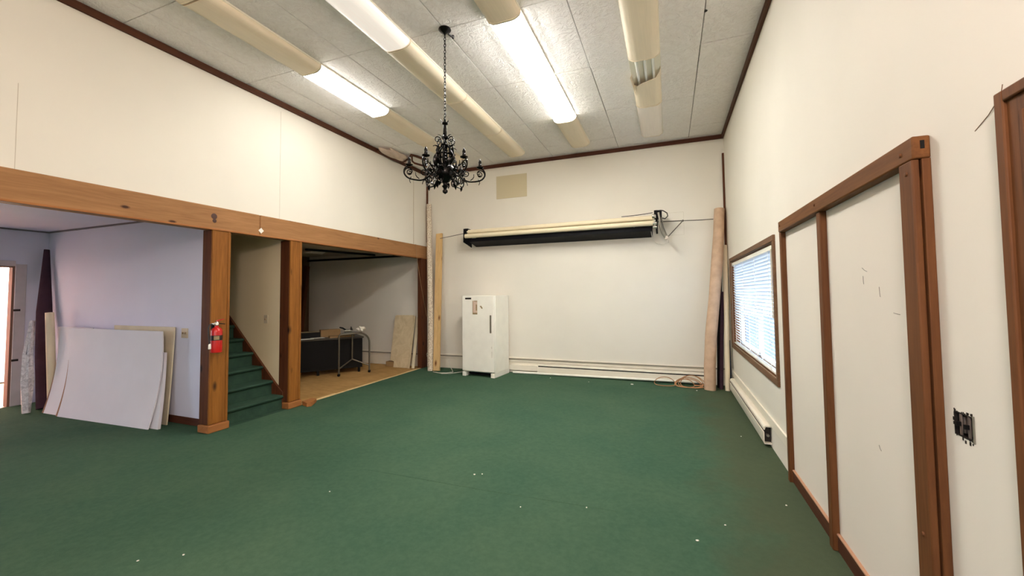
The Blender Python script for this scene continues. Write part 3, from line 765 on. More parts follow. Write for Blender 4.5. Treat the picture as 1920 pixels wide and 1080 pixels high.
# ------------------------------------------------------------------ fire extinguisher on the first post
ex = (XL+.083, 3.048)
fe = thing('fire_extinguisher', 'red fire extinguisher hanging on the timber post by the stairs', 'fire extinguisher', (ex[0], ex[1], .885))
b = B(); R = .055
lathe(b, [(R*.8, .885), (R*.97, .889), (R, .90), (R, 1.115), (R*.96, 1.13), (R*.8, 1.148), (R*.45, 1.16), (R*.33, 1.166), (R*.33, 1.18)], (ex[0], ex[1], 0), 28); obj('cylinder', b, M['red'], fe)
b = B(); lathe(b, [(R+.001, 1.02), (R+.001, 1.075)], (ex[0], ex[1], 0), 28); lb = obj('label', b, M['label'], fe)
b = B()
for k in range(8):
    a0 = -.1-.9*k/8*1.0; a1 = a0-.9/8
    v = [b.verts.new((ex[0]+(R+.002)*math.cos(a), ex[1]+(R+.002)*math.sin(a)*1.0, z)) for a, z in ((a0, 1.028), (a1, 1.028), (a1, 1.068), (a0, 1.068))]
    b.faces.new(v)
obj('label_panel', b, M['label_tan'], lb)
b = B(); lathe(b, [(.016, 1.178), (.02, 1.185), (.02, 1.215), (.012, 1.225)], (ex[0], ex[1], 0), 16); box(b, (ex[0]-.012, ex[1]-.05, 1.19), (ex[0]+.012, ex[1], 1.21)); va = obj('valve', b, M['chrome'], fe, bevel=.002)
b = B(); lathe(b, [(.014, -.008), (.014, .008)], (ex[0]+.022, ex[1]-.012, 1.20), 14, 'X'); obj('gauge', b, M['white_plastic'], va)
b = B(); prism(b, [(ex[1]+.0, 1.228), (ex[1]+.075, 1.243), (ex[1]+.08, 1.25), (ex[1], 1.24)], ex[0]-.008, ex[0]+.008, 'X'); obj('lever', b, M['red'], fe)
b = B(); prism(b, [(ex[1]+.0, 1.20), (ex[1]+.085, 1.188), (ex[1]+.09, 1.196), (ex[1], 1.212)], ex[0]-.008, ex[0]+.008, 'X'); obj('handle', b, M['black_soft'], fe)
b = B(); tube(b, [(ex[0], ex[1]-.04, 1.20), (ex[0]+.005, ex[1]-.075, 1.195), (ex[0]+.01, ex[1]-.092, 1.16), (ex[0]+.012, ex[1]-.09, 1.08), (ex[0]+.012, ex[1]-.078, .985)], .008, 10); ho = obj('hose', b, M['hose'], fe)
b = B(); lathe(b, [(.008, .99), (.012, .975), (.014, .935), (.011, .93)], (ex[0]+.012, ex[1]-.077, 0), 12); obj('nozzle', b, M['white_plastic'], ho)
b = B(); box(b, (XL+.012, ex[1]-.016, .95), (ex[0]-R+.006, ex[1]+.016, 1.2)); box(b, (XL+.012, ex[1]-.03, .93), (ex[0]-R+.003, ex[1]+.03, .95)); obj('bracket', b, M['black_soft'], fe)

# sticker on the beam
b = B(); c = Vector((XL+.0145, 3.605, 2.318)); s = .036
prism(b, [(c.y-s, c.z), (c.y, c.z-s), (c.y+s, c.z), (c.y, c.z+s)], XL+.014, XL+.0165, 'X'); tag(obj('sticker', b, M['paper']), 'small white diamond shaped tag on the beam above the stairs', 'sticker')
b = B(); prism(b, [(-4.60, 4.20), (-4.56, 4.24), (-4.68, 4.44), (-4.76, 4.42), (-4.74, 4.25)], .0, .055, 'Z'); tag(obj('wood_block', b, M['pine_base'], bevel=.004), 'broken wooden block at the foot of the post by the bare floor', 'wood block')

# ------------------------------------------------------------------ alcove: doorway, rolls, wallboard sheets
b = B(); box(b, (XA, 2.84, 0), (XA+.018, 2.95, 1.985)); box(b, (XA, 1.79, 1.955), (XA+.018, 2.84, 2.03)); box(b, (XA, 1.79, 0), (XA+.018, 1.9, 1.955))
d1 = struct('door_1', b, plain('casing_grey', rgb(190, 182, 188), .55), bevel=.004)
b = B(); box(b, (XA-.1, 2.815, 0), (XA+.004, 2.84, 1.955)); box(b, (XA-.1, 1.9, 1.935), (XA+.004, 2.815, 1.955)); struct('jamb', b, plain('jamb_brown', rgb(122, 88, 76), .55), d1)
for z in (.62, 1.32):
    b = B(); box(b, (XA+.016, 2.835, z), (XA+.022, 2.90, z+.03)); struct('hinge', b, M['fin'], d1)
heater_side = thing('baseboard_heater', 'white baseboard heater in the bright room beyond the doorway', 'heater', (-11.1, 3.6, 0))
b = B(); prism(b, [(-11.15, .0), (-11.08, .0), (-11.08, .13), (-11.085, .16), (-11.11, .175), (-11.15, .175)], 1.2, 5.0, 'Y'); obj('front_cover', b, M['cream'], heater_side)
b = B(); box(b, (-11.082, 1.2, .0), (-11.076, 5.0, .02)); obj('bottom_gap', b, M['fin'], heater_side)

# dark cloth roll standing in the corner
b = B(); tube(b, [(-7.97, 2.98, .002), (-8.19, 3.02, .7), (-8.335, 3.05, 1.3), (-8.5, 3.11, 2.21)], [.11, .10, .085, .032], 14, flat=.6); tag(obj('cloth_roll', b, M['roll_purple']), 'tall dark purple cloth bundle leaning in the alcove corner', 'roll')
b = B(); tube(b, [(-7.80, 2.965, .002), (-7.90, 2.97, .7), (-7.99, 2.975, 1.30)], [.045, .045, .045], 16); tag(obj('cardboard_tube', b, M['tube_card']), 'cream tube standing in the alcove behind the white sheets', 'tube')
b = B(); pts = [(-7.87, 2.75, .002), (-7.93, 2.77, .4), (-7.97, 2.785, .75), (-8.06, 2.835, 1.2)]
tube(b, pts, [.035, .055, .05, .02], 12, flat=.7)
rr = random.Random(9)
for v in b.verts: v.co += Vector((rr.uniform(-.012, .012), rr.uniform(-.012, .012), 0))
for v in b.verts: v.co.z = max(v.co.z, .002)
tag(obj('plastic_bundle', b, M['wrap']), 'crumpled clear plastic wrapped bundle between doorway and purple cloth', 'bundle')

def sheet(name, label, xb0, xb1, xt0, xt1, yb0, yb1, yt, h, sag, th, mat, edge=None):
    """a sagging board: bottom edge from (xb0,yb0) to (xb1,yb1), top edge at y=yt."""
    b = B(); N = 12; K = 2; fr_, bk = [], []
    for i in range(N+1):
        s = i/N; rowf, rowb = [], []
        for k in range(K+1):
            q = k/K
            xb = xb0+(xb1-xb0)*q; yb = yb0+(yb1-yb0)*q; xt = xt0+(xt1-xt0)*q
            x = xb+(xt-xb)*s; y = yb+(yt-yb)*s+sag*4*s*(1-s); z = .002+h*s
            rowf.append(b.verts.new((x, y, z))); rowb.append(b.verts.new((x, y+th, z)))
        fr_.append(rowf); bk.append(rowb)
    for i in range(N):
        for k in range(K):
            b.faces.new((fr_[i][k], fr_[i][k+1], fr_[i+1][k+1], fr_[i+1][k])); b.faces.new((bk[i][k+1], bk[i][k], bk[i+1][k], bk[i+1][k+1]))
        b.faces.new((bk[i][0], fr_[i][0], fr_[i+1][0], bk[i+1][0])); b.faces.new((fr_[i][K], bk[i][K], bk[i+1][K], fr_[i+1][K]))
    for k in range(K):
        b.faces.new((bk[0][k], bk[0][k+1], fr_[0][k+1], fr_[0][k])); b.faces.new((fr_[N][k], fr_[N][k+1], bk[N][k+1], bk[N][k]))
    o = thing(name, label, 'wallboard', ((xb0+xb1)/2, (yb0+yb1)/2, 0))
    obj('board', b, mat, o)
    if edge:
        b = B(); pf, pb = [], []
        for i in range(N+1):
            s = .62*i/N; x = xb0+(xt0-xb0)*s; y = yb0+(yt-yb0)*s+sag*4*s*(1-s); w = edge*(1-.7*i/N)
            pf.append((b.verts.new((x-w, y+.004, .002+h*s)), b.verts.new((x-.001, y+.002, .002+h*s))))
            pb.append((b.verts.new((x-w, y+th, .002+h*s)), b.verts.new((x-.001, y+th, .002+h*s))))
        for i in range(N):
            b.faces.new((pf[i][0], pf[i][1], pf[i+1][1], pf[i+1][0])); b.faces.new((pb[i][1], pb[i][0], pb[i+1][0], pb[i+1][1]))
            b.faces.new((pb[i][0], pf[i][0], pf[i+1][0], pb[i+1][0]))
        obj('torn_paper_edge', b, M['fibre_brown'], o)
    return o
sheet('wallboard_sheet', 'large white wallboard sheet sagging against the alcove wall, frontmost', -7.27, -5.55, -7.52, -5.50, 2.81, 2.885, 2.975, 1.10, .05, .013, M['wallboard'], .05)
sheet('wallboard_sheet', 'narrow strip of white wallboard left behind the large sagging sheet', -7.66, -7.0, -7.95, -7.1, 2.83, 2.845, 3.05, 1.10, .045, .013, M['wallboard'], .05)
sheet('wallboard_sheet', 'cream edged wallboard sheet leaning behind right edge of the large white sheet', -6.6, -5.53, -6.8, -5.56, 3.06, 3.06, 3.135, 1.135, .005, .014, M['wallboard_edge'])
sheet('wallboard_sheet', 'shorter grey white board with thick edge leaning behind the right edge of the sheets', -6.5, -5.44, -6.6, -5.55, 2.90, 2.925, 3.03, .845, .01, .03, M['wallboard'])

# ------------------------------------------------------------------ workshop
dk_o = Vector((-6.19, 5.9, -.008)); da = math.atan2(.81, .59)
dk = thing('desk', 'black desk standing on the bare workshop floor behind the metal stand', 'desk', dk_o, da)
b = B(); box(b, (-1.0, 0, .09), (.80, .03, .66)); obj('front_panel', b, M['black_soft'], dk, bevel=.004, local=True)
b = B(); box(b, (-1.02, -.02, .66), (.82, .62, .69)); obj('desk_top', b, plain('desk_top_grey', rgb(66, 58, 48), .4), dk, bevel=.005, local=True)
b = B(); box(b, (.77, .03, .09), (.80, .60, .66)); obj('side_panel', b, M['black_soft'], dk, local=True)
b = B(); box(b, (-1.0, .03, .09), (-.97, .60, .66)); obj('side_panel', b, M['black_soft'], dk, local=True)
for u in (-.95, 0.0, .74):
    b = B(); box(b, (u-.02, .0, 0), (u+.02, .04, .09)); obj('foot', b, M['black_soft'], dk, local=True)
for u in (-.95, .74):
    b = B(); box(b, (u-.02, .54, 0), (u+.02, .58, .09)); obj('foot', b, M['black_soft'], dk, local=True)
def on_desk(u, v, z=.682):
    return dk_o+Vector((u*math.cos(da)-v*math.sin(da), u*math.sin(da)+v*math.cos(da), z+.0085))
p = thing('paper_sheets', 'white papers lying on the front of the black desk', 'papers', on_desk(-.08, .10), da+.2)
b = B(); box(b, (-.25, -.06, 0), (.0, .08, .006)); obj('sheet', b, M['paper'], p, local=True)
b = B(); box(b, (-.02, -.05, .006), (.2, .09, .012)); obj('sheet', b, M['paper'], p, local=True)
p = thing('binder_box', 'flat black box on the desk with a paper on top', 'box', on_desk(-.12, .33), da)
b = B(); box(b, (-.45, -.1, 0), (.18, .12, .11)); obj('body', b, M['black_soft'], p, bevel=.004, local=True)
b = B(); box(b, (-.2, -.09, .11), (.17, .1, .118)); obj('cover_sheet', b, M['label_tan'], p, local=True)
p = thing('cardboard_box', 'brown cardboard box on the desk behind the metal stand', 'box', on_desk(.25, .38), da)
b = B(); box(b, (-.17, -.09, 0), (.19, .12, .14)); obj('body', b, M['cardboard'], p, bevel=.003, local=True)
b = B(); box(b, (-.17, .0, .14), (.19, .008, .142)); obj('tape', b, M['label_tan'], p, local=True)
p = thing('cardboard_strip', 'flat piece of brown cardboard on the desk edge', 'cardboard', on_desk(.40, .10), da)
b = B(); box(b, (-.2, -.08, 0), (.25, .1, .035)); obj('panel', b, M['cardboard'], p, local=True)

P1, P2, P3 = Vector((-5.76, 5.97, -.008)), Vector((-5.50, 6.49, -.008)), Vector((-5.78, 6.33, -.008))
cs = thing('metal_stand', 'tubular metal rolling stand with a bent frame in the workshop', 'stand', (-5.66, 6.25, -.008))
ZT = .775
d = (P2-P1); fr_pts = [P1+Vector((0, 0, .05)), P1+Vector((0, 0, .4)), P1+Vector((0, 0, ZT-.02)), P1+d*.03+Vector((0, 0, ZT)), P1+d*.25+Vector((0, 0, ZT)), P1+d*.62+Vector((0, 0, ZT+.01))]
for i in range(1, 8):
    a = i/7*R90
    fr_pts.append(P1+d*(.62+.38*math.sin(a))+Vector((0, 0, ZT+.01-.20*(1-math.cos(a)))))
fr_pts += [P2+Vector((0, 0, .3)), P2+Vector((0, 0, .05))]
b = B(); tube(b, fr_pts, .017, 12); obj('bent_frame', b, M['gunmetal'], cs)
b = B(); tube(b, [P3+Vector((0, 0, .26)), P3+Vector((0, 0, ZT))], .015, 12); obj('rear_post', b, M['gunmetal'], cs)
for P in (P1, P2):
    b = B(); tube(b, [P+Vector((0, 0, .14)), P3+Vector((0, 0, .27))], .012, 10); obj('brace', b, M['gunmetal'], cs)
    b = B(); lathe(b, [(.012, -.012), (.028, -.010), (.028, .010), (.012, .012)], P+Vector((0, 0, .029)), 16, 'X'); tube(b, [P+Vector((0, 0, .03)), P+Vector((0, 0, .07))], .01, 8); obj('caster', b, M['black_soft'], cs)
b = B(); box(b, (-.02, -.02, 0), (.02, .02, .01))
bmesh.ops.delete(b, geom=b.verts[:], context='VERTS')
tq = [P1+d*.1, P2-d*.25, P3+d*.05, P3-d*.25]
v1 = [b.verts.new(q+Vector((0, 0, ZT+.017))) for q in tq]; v2 = [b.verts.new(q+Vector((0, 0, ZT+.027))) for q in tq]
b.faces.new(v1); b.faces.new(v2)
for i in range(4): b.faces.new((v1[i], v1[(i+1) % 4], v2[(i+1) % 4], v2[i]))
obj('shelf', b, M['gunmetal'], cs)
zt = ZT+.027-.008
tl = thing('power_tool', 'dark hand tool lying on top of the metal stand', 'tool', (-5.72, 6.19, zt))
b = B(); tube(b, [(-5.79, 6.13, zt+.03), (-5.73, 6.19, zt+.032), (-5.69, 6.235, zt+.028)], [.024, .03, .02], 12); obj('body', b, M['steel'], tl)
b = B(); tube(b, [(-5.77, 6.15, zt+.045), (-5.80, 6.10, zt+.085), (-5.84, 6.06, zt+.10)], [.014, .016, .013], 10); obj('handle', b, M['black_soft'], tl)
b = B(); tube(b, [(-5.70, 6.22, zt+.04), (-5.705, 6.215, zt+.11)], [.028, .006], 10); obj('guard', b, M['fin'], tl)
b = B(); bmesh.ops.create_icosphere(b, subdivisions=3, radius=1)
rr = random.Random(2)
for v in b.verts:
    n = .8+.35*math.sin(v.co.x*5+1)*math.cos(v.co.y*4.3+v.co.z*3)+rr.uniform(-.05, .05)
    v.co = Vector((v.co.x*.085*n, v.co.y*.085*n, max(v.co.z, -.75)*.06*n))
zmin = min(v.co.z for v in b.verts)
bmesh.ops.translate(b, vec=Vector((-5.60, 6.36, zt-zmin)), verts=b.verts)
tag(obj('rag', b, M['rag']), 'crumpled white rag on top of the metal stand', 'rag')

def lean_board(name, label, x0, x1, y0, y1, h, th, mat, notch=0, cat='board'):
    b = B(); poly = [(x0+notch, 0), (x1, 0), (x1, h-.01), (x1-.01, h), (x0+.03, h), (x0, h-.02), (x0, notch*1.4), (x0+notch, notch*1.2)] if notch else [(x0, 0), (x1, 0), (x1, h), (x0, h)]
    prism(b, poly, 0, th, 'Y')
    ang = math.atan2(y1-y0, h)
    bmesh.ops.rotate(b, cent=(0, 0, 0), matrix=Matrix.Rotation(-ang, 3, 'X'), verts=b.verts)
    bmesh.ops.translate(b, vec=(0, y0, -.004), verts=b.verts)
    return tag(obj(name, b, mat, bevel=.002), label, cat)
lean_board('pale_board', 'widest pale board leaning on the workshop back wall, leftmost of three', -5.50, -5.04, 7.10, 7.30, 1.09, .02, M['slab'], .10)
lean_board('pale_board', 'narrow pale board between the widest board and the rightmost strip', -5.03, -4.985, 7.07, 7.29, 1.08, .018, M['slab'])
lean_board('pale_board', 'pale strip leaning on the workshop wall next to the corner post', -4.965, -4.90, 7.12, 7.30, 1.05, .016, M['wallboard_edge'])
b = B(); box(b, (-5.62, 7.14, -.006), (-5.40, 7.26, .10)); tag(obj('wood_block', b, M['cardboard'], bevel=.003), 'low brown offcut block at the foot of the widest pale board', 'wood block')
b = B(); tube(b, [(-8.02, YB-.07, 2.33), (-4.88, YB-.07, 2.335)], .022, 12); tag(obj('pipe', b, M['black_soft']), 'dark pipe under the workshop ceiling along its back wall', 'pipe')
b = B(); tube(b, [(-6.6, 5.95, 2.40), (-6.05, 7.3, 2.385)], .022, 12); tag(obj('pipe', b, M['black_soft']), 'dark pipe crossing the workshop ceiling diagonally', 'pipe')
b = B(); prism(b, [(-6.95, 6.2), (-6.62, 6.1), (-6.5, 6.35), (-6.85, 6.6)], 2.375, 2.42, 'Z'); tag(obj('ceiling_flap', b, M['paper']), 'white loose ceiling piece in the workshop near the stairs wall', 'ceiling piece')
b = B(); vs = box(b, (-7.95, 6.9, 0), (-7.85, 6.98, 2.2), Matrix.Rotation(math.radians(-6), 3, 'X'), (-7.9, 6.94, 0)); tag(obj('dark_board', b, M['post_dark'], bevel=.003), 'dark timber leaning in the far left corner of the workshop', 'board')

# ------------------------------------------------------------------ ceiling light fixtures
LW = .16
def fixture(x, y0, y1, label, kind='off'):
    lit = kind in ('a', 'c', 'y')
    f = thing('ceiling_light', label, 'ceiling light', (x, (y0+y1)/2, ZC), 0, 'fluorescent ceiling lights')
    b = B(); box(b, (x-LW-.006, y0+.004, ZC-.022), (x+LW+.006, y1-.004, ZC-.004)); obj('housing', b, M['pan'], f, bevel=.003)
    prof = [(x-LW, ZC-.022), (x-LW-.002, ZC-.04), (x-LW+.012, ZC-.066), (x-LW+.05, ZC-.09), (x-LW+.09, ZC-.096), (x+LW-.09, ZC-.096), (x+LW-.05, ZC-.09), (x+LW-.012, ZC-.066), (x+LW+.002, ZC-.04), (x+LW, ZC-.022)]
    mat = {'off': M['lens_off'], 'white': M['lens_white'], 'dim': M['lens_dim'], 'a': M['lens_a'], 'c': M['lens_c'], 'y': M['lens_y'], 'broken': M['lens_off']}[kind]
    b = B()
    if kind == 'broken':
        inner = [(px+(.004 if px < x else -.004), pz+.004) for px, pz in prof]
        n = len(prof); N = 10
        # each profile strip starts at its own y: a slanting break
        st_ = [y0+.30+.42*(1-i/(n-1))**1.0*(.9) + (.02*math.sin(i*2.3)) for i in range(n)]
        st_[0] = y0+.38; st_[1] = y0+.42
        A = [b.verts.new((p[0], st_[i], p[1])) for i, p in enumerate(prof)]; E = [b.verts.new((p[0], y1-.01, p[1])) for p in prof]
        A2 = [b.verts.new((p[0], st_[i], p[1])) for i, p in enumerate(inner)]; E2 = [b.verts.new((p[0], y1-.01, p[1])) for p in inner]
        for i in range(n-1):
            b.faces.new((A[i], A[i+1], E[i+1], E[i])); b.faces.new((A2[i+1], A2[i], E2[i], E2[i+1])); b.faces.new((A[i+1], A[i], A2[i], A2[i+1]))
        for i in (0, n-1): b.faces.new((A[i], E[i], E2[i], A2[i]))
        obj('lens', b, mat, f)
        b = B(); v = [(-.165, y0+.40, -.03), (-.175, y0+.36, -.075), (-.158, y0+.52, -.10), (-.14, y0+.78, -.09)]
        q1 = [b.verts.new((x+a, c, ZC+e)) for a, c, e in v]; q2 = [b.verts.new((x+a+.004, c, ZC+e)) for a, c, e in v]
        b.faces.new(q1); b.faces.new(q2)
        for i in range(4): b.faces.new((q1[i], q1[(i+1) % 4], q2[(i+1) % 4], q2[i]))
        obj('lens_shard', b, M['lens_off'], f)
        for dx in (-.085, .0, .085):
            b = B(); tube(b, [(x+dx, y0+.03, ZC-.05), (x+dx, y1-.05, ZC-.05)], .016, 14); obj('tube', b, M['tubeglass'], f)
        b = B(); box(b, (x-LW+.01, y0+.012, ZC-.03), (x+LW-.01, y1-.03, ZC-.0225)); obj('reflector', b, M['pan'], f)
    else:
        prism(b, prof, y0+.012, y1-.012, 'Y'); lo = obj('lens', b, [mat, M['lens_side']] if lit else mat, f)
        if lit:      # the flanks next to the ceiling glow less than the flat bottom under the tubes
            for q in lo.data.polygons:
                if abs(q.normal.x) > .62: q.material_index = 1
    for ya, yb in ((y0+.004, y0+.0125), (y1-.0125, y1-.004)):
        if kind == 'broken' and ya < y0+.1: continue
        b = B(); prism(b, [(px+(-.003 if px < x else .003), pz-(.003 if pz < ZC-.03 else 0)) for px, pz in prof], ya, yb, 'Y'); obj('end_cap', b, M['lens_off'] if not lit else M['lens_y'] if kind == 'y' else M['pan'], f)
    return f
XA_, XB_, XC_, XD_ = -3.71, -2.53, -1.355, -.19
fixture(XA_, .97, 2.15, 'nearest unlit fixture of the left row, cut by the top of the picture')
fixture(XA_, 2.16, 3.37, 'unlit yellowed fixture of the left row just before its lit one')
fixture(XA_, 3.37, 4.56, 'lit fixture in the leftmost ceiling row', 'a')
fixture(XA_, 4.56, 5.68, 'unlit fixture just beyond the lit one in the leftmost row')
fixture(XA_, 5.68, 6.80, 'last unlit fixture of the leftmost row, behind the chandelier')
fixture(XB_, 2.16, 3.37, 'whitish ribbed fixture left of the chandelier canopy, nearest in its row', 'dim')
fixture(XB_, 3.37, 4.60, 'unlit fixture behind the chandelier chain with bright right edge', 'off')
fixture(XB_, 4.60, 5.76, 'unlit fixture third along the row behind the chandelier chain', 'off')
fixture(XB_, 5.76, 6.86, 'unlit end fixture of the row behind the chandelier, near the back wall', 'off')
fixture(XC_, 2.16, 3.37, 'unlit fixture right of the chandelier canopy, before the brightest lit one')
fixture(XC_, 3.37, 4.57, 'brightest lit fixture right of the chandelier', 'c')
fixture(XC_, 4.57, 5.72, 'yellowish lit fixture following the brightest lit one', 'y')
fixture(XC_, 5.72, 6.83, 'unlit end fixture beyond the yellowish lit one')
fixture(XD_, 3.32, 4.50, 'unlit fixture of the right row in front of the broken one')
fixture(XD_, 4.50, 5.67, 'broken fixture of the right row with bare tubes showing', 'broken')
fixture(XD_, 5.67, 6.80, 'clean white end fixture of the right row near the back wall', 'white')

# damaged ceiling edge in the left back corner
b = B(); bmesh.ops.create_icosphere(b, subdivisions=4, radius=1)
for v in b.verts:
    n = 1+.16*math.sin(v.co.x*6+v.co.y*4)+.10*math.sin(v.co.y*11+v.co.z*5)
    v.co = Vector((-4.60+v.co.x*.14*n, 6.10+v.co.y*.36*n, min(ZC-.002, 4.045+v.co.z*.05*n)))
tag(obj('insulation_piece', b, M['insulation']), 'pinkish bulging insulation hanging from the ceiling edge left of the chandelier', 'insulation')
b = B(); pts = [(-4.715, 5.75, 4.035), (-4.70, 6.05, 4.0), (-4.66, 6.27, 3.985), (-4.58, 6.34, 4.0), (-4.45, 6.30, 4.035), (-4.34, 6.20, 4.055), (-4.29, 6.32, 4.055), (-4.26, 6.60, 4.06)]
tube(b, pts, .034, 8, flat=.45); tube(b, [(-4.36, 6.26, 4.05), (-4.37, 6.28, 3.97), (-4.36, 6.34, 3.945), (-4.28, 6.62, 3.95)], .024, 8, flat=.45)
tag(obj('broken_trim', b, M['trim']), 'broken dark trim strip hanging off the ceiling beside the insulation', 'broken trim')
b = B(); lathe(b, [(.014, 0), (.018, -.012), (.01, -.03)], (-1.955, 3.50, ZC), 10); tube(b, [(-1.955, 3.50, ZC-.02), (-1.96, 3.44, ZC-.028), (-1.972, 3.41, ZC-.016)], .009, 8); tag(obj('ceiling_hook', b, M['dark_metal']), 'small dark cable clip on the ceiling beside the chandelier canopy', 'hook')
b = B(); bmesh.ops.create_icosphere(b, subdivisions=2, radius=.02); bmesh.ops.scale(b, vec=(1, 1, .12), verts=b.verts); bmesh.ops.translate(b, vec=(.375, 4.05, ZC), verts=b.verts); tag(obj('ceiling_spot', b, M['fin']), 'small dark hole mark on the ceiling panel near the right wall', 'mark')

# ------------------------------------------------------------------ chandelier
CX, CY = -1.976, 3.378
ch = thing('chandelier', 'black wrought iron chandelier hanging on a long chain from the ceiling', 'chandelier', (CX, CY, 2.45))
b = B(); lathe(b, [(.058, ZC-.002), (.062, ZC-.012), (.045, ZC-.03), (.02, ZC-.045), (.008, ZC-.06)], (CX, CY, 0), 24); obj('canopy', b, M['dark_metal'], ch)
b = B(); z = ZC-.055; i = 0
while z > 3.17:
    pts = []
    for k in range(10):
        a = 2*math.pi*k/10; u, w = .0095*math.cos(a), .0205*math.sin(a)
        pts.append((CX+(u if i % 2 else 0), CY+(0 if i % 2 else u), z-.018+w))
    tube(b, pts, .0036, 6, closed=True); z -= .0315; i += 1
obj('chain', b, M['dark_metal'], ch)
b = B(); lathe(b, [(.004, 3.19), (.012, 3.175), (.006, 3.16), (.03, 3.15), (.03, 3.143), (.016, 3.13), (.018, 3.06), (.014, 3.02), (.034, 3.015), (.034, 3.0), (.014, 2.985), (.018, 2.95), (.045, 2.93), (.045, 2.922), (.016, 2.905)], (CX, CY, 0), 18); obj('top_column', b, M['dark_metal'], ch)
b = B()
for s in range(3):
    pts = [(CX+.014*math.cos(t*.55+s*2.094), CY+.014*math.sin(t*.55+s*2.094), 2.91-.0075*t) for t in range(26)]
    tube(b, pts, .010, 8)
obj('twisted_stem', b, M['dark_metal'], ch)
b = B(); lathe(b, [(.02, 2.755), (.06, 2.745), (.085, 2.72), (.098, 2.68), (.094, 2.64), (.075, 2.61), (.05, 2.59), (.036, 2.57), (.02, 2.565), (.02, 2.545), (.032, 2.535), (.02, 2.52), (.014, 2.505), (.026, 2.492), (.024, 2.475), (.004, 2.46)], (CX, CY, 0), 28); obj('bowl', b, M['dark_metal'], ch)
def polar(r, a, z): return Vector((CX+r*math.cos(a), CY+r*math.sin(a), z))
def spiral(bm, a, rc, zc, r0, turns, start, thick, sgn=1, seg=6):
    n = int(14*turns); pts = []
    for i in range(n+1):
        t = i/n; th = start+sgn*2*math.pi*turns*t; r = r0*(1-.72*t)
        pts.append(polar(rc+r*math.cos(th), a, zc+r*math.sin(th)))
    tube(bm, pts, thick, seg)
def leaf(bm, base, dirv, L, w, up):
    dirv = dirv.normalized(); side = dirv.cross(up).normalized(); nrm = side.cross(dirv)
    prev = None
    for i, (t, ww, h) in enumerate(((0, .3, 0), (.35, 1, .12), (.7, .7, .10), (1, .08, -.12))):
        c = base+dirv*(L*t)+nrm*(h*L)
        row = [bm.verts.new(c-side*w*ww), bm.verts.new(c+nrm*w*.35), bm.verts.new(c+side*w*ww), bm.verts.new(c-nrm*w*.15)]
        if prev:
            for k in range(4): bm.faces.new((prev[k], prev[(k+1) % 4], row[(k+1) % 4], row[k]))
        else: bm.faces.new(row)
        prev = row
    bm.faces.new(list(reversed(prev)))
a0 = math.radians(30.3)
narm = 6
for k in range(narm):
    a = a0+k*2*math.pi/narm; low = False
    zc = 2.675 if not low else 2.62; rc = .335 if not low else .275
    b = B()
    pts = [polar(.075, a, 2.70), polar(.12, a, 2.665), polar(.17, a, 2.615), polar(.23, a, 2.585 if not low else 2.545), polar(rc, a, zc-.075), polar(rc+.045, a, zc-.03), polar(rc+.04, a, zc+.02), polar(rc, a, zc+.05)]
    # smooth
    sm = []
    for i in range(len(pts)-1):
        p0 = pts[max(i-1, 0)]; p1 = pts[i]; p2 = pts[i+1]; p3 = pts[min(i+2, len(pts)-1)]
        for t in (0, .25, .5, .75):
            sm.append(.5*((2*p1)+(-p0+p2)*t+(2*p0-5*p1+4*p2-p3)*t*t+(-p0+3*p1-3*p2+p3)*t*t*t))
    sm.append(pts[-1]); tube(b, sm, .0075, 8)
    am = obj('arm', b, M['dark_metal'], ch)
    for q in ((rc, zc-.012, .05, 1.0, -60, .0055, 1), (rc-.005, zc-.02, .03, 1.2, 120, .005, -1), (.15, 2.60, .04, 1.3, 40, .006, -1), (.20, 2.665, .032, 1.2, 220, .005, 1)):
        b = B(); spiral(b, a, q[0], q[1], q[2], q[3], math.radians(q[4]), q[5], q[6]); obj('scroll', b, M['dark_metal'], am)
    b = B(); cz = zc+.05
    lathe(b, [(.008, cz-.012), (.034, cz), (.036, cz+.006), (.014, cz+.008), (.015, cz+.03), (.012, cz+.034), (.015, cz+.055), (.010, cz+.072), (.002, cz+.085)], (polar(rc, a, 0).x, polar(rc, a, 0).y, 0), 14); obj('candle_cup', b, M['dark_metal'], am)
    u = Vector((0, 0, 1)); rd = Vector((math.cos(a), math.sin(a), 0)); tn = Vector((-math.sin(a), math.cos(a), 0))
    for bs, dr_, L, w, up in ((polar(.09, a, 2.72), rd+u*.9, .11, .022, tn.cross(rd)), (polar(.16, a, 2.60), rd-u*.8, .075, .018, u), (polar(rc-.02, a, zc-.06), -u+rd*.2, .06, .016, rd),
                              (polar(.10, a+.35, 2.66), rd+u*.35, .085, .022, u), (polar(.08, a+.3, 2.60), rd*.6-u, .07, .018, rd), (polar(.09, a-.4, 2.70), rd+u*1.2, .10, .022, tn.cross(rd)), (polar(.12, a-.3, 2.62), rd-u*.4, .07, .02, u), (polar(.24, a, 2.60), rd*.7+u, .07, .018, tn.cross(rd))):
        b = B(); leaf(b, bs, dr_, L, w, up); obj('leaf', b, M['dark_metal'], am)
for k in range(6):
    a = math.radians(50)+k*2*math.pi/6
    b = B(); pts = [polar(.03, a, 2.93), polar(.07, a, 2.87), polar(.11, a, 2.80), polar(.115, a, 2.76), polar(.09, a, 2.735)]
    tube(b, pts, .007, 8); spiral(b, a, .075, 2.975, .036, 1.3, math.radians(230), .005, -1); spiral(b, a, .10, 2.77, .03, 1.2, math.radians(80), .005, 1)
    leaf(b, polar(.05, a, 2.90), Vector((math.cos(a), math.sin(a), .2)), .07, .018, Vector((0, 0, 1)))
    obj('upper_scroll', b, M['dark_metal'], ch)
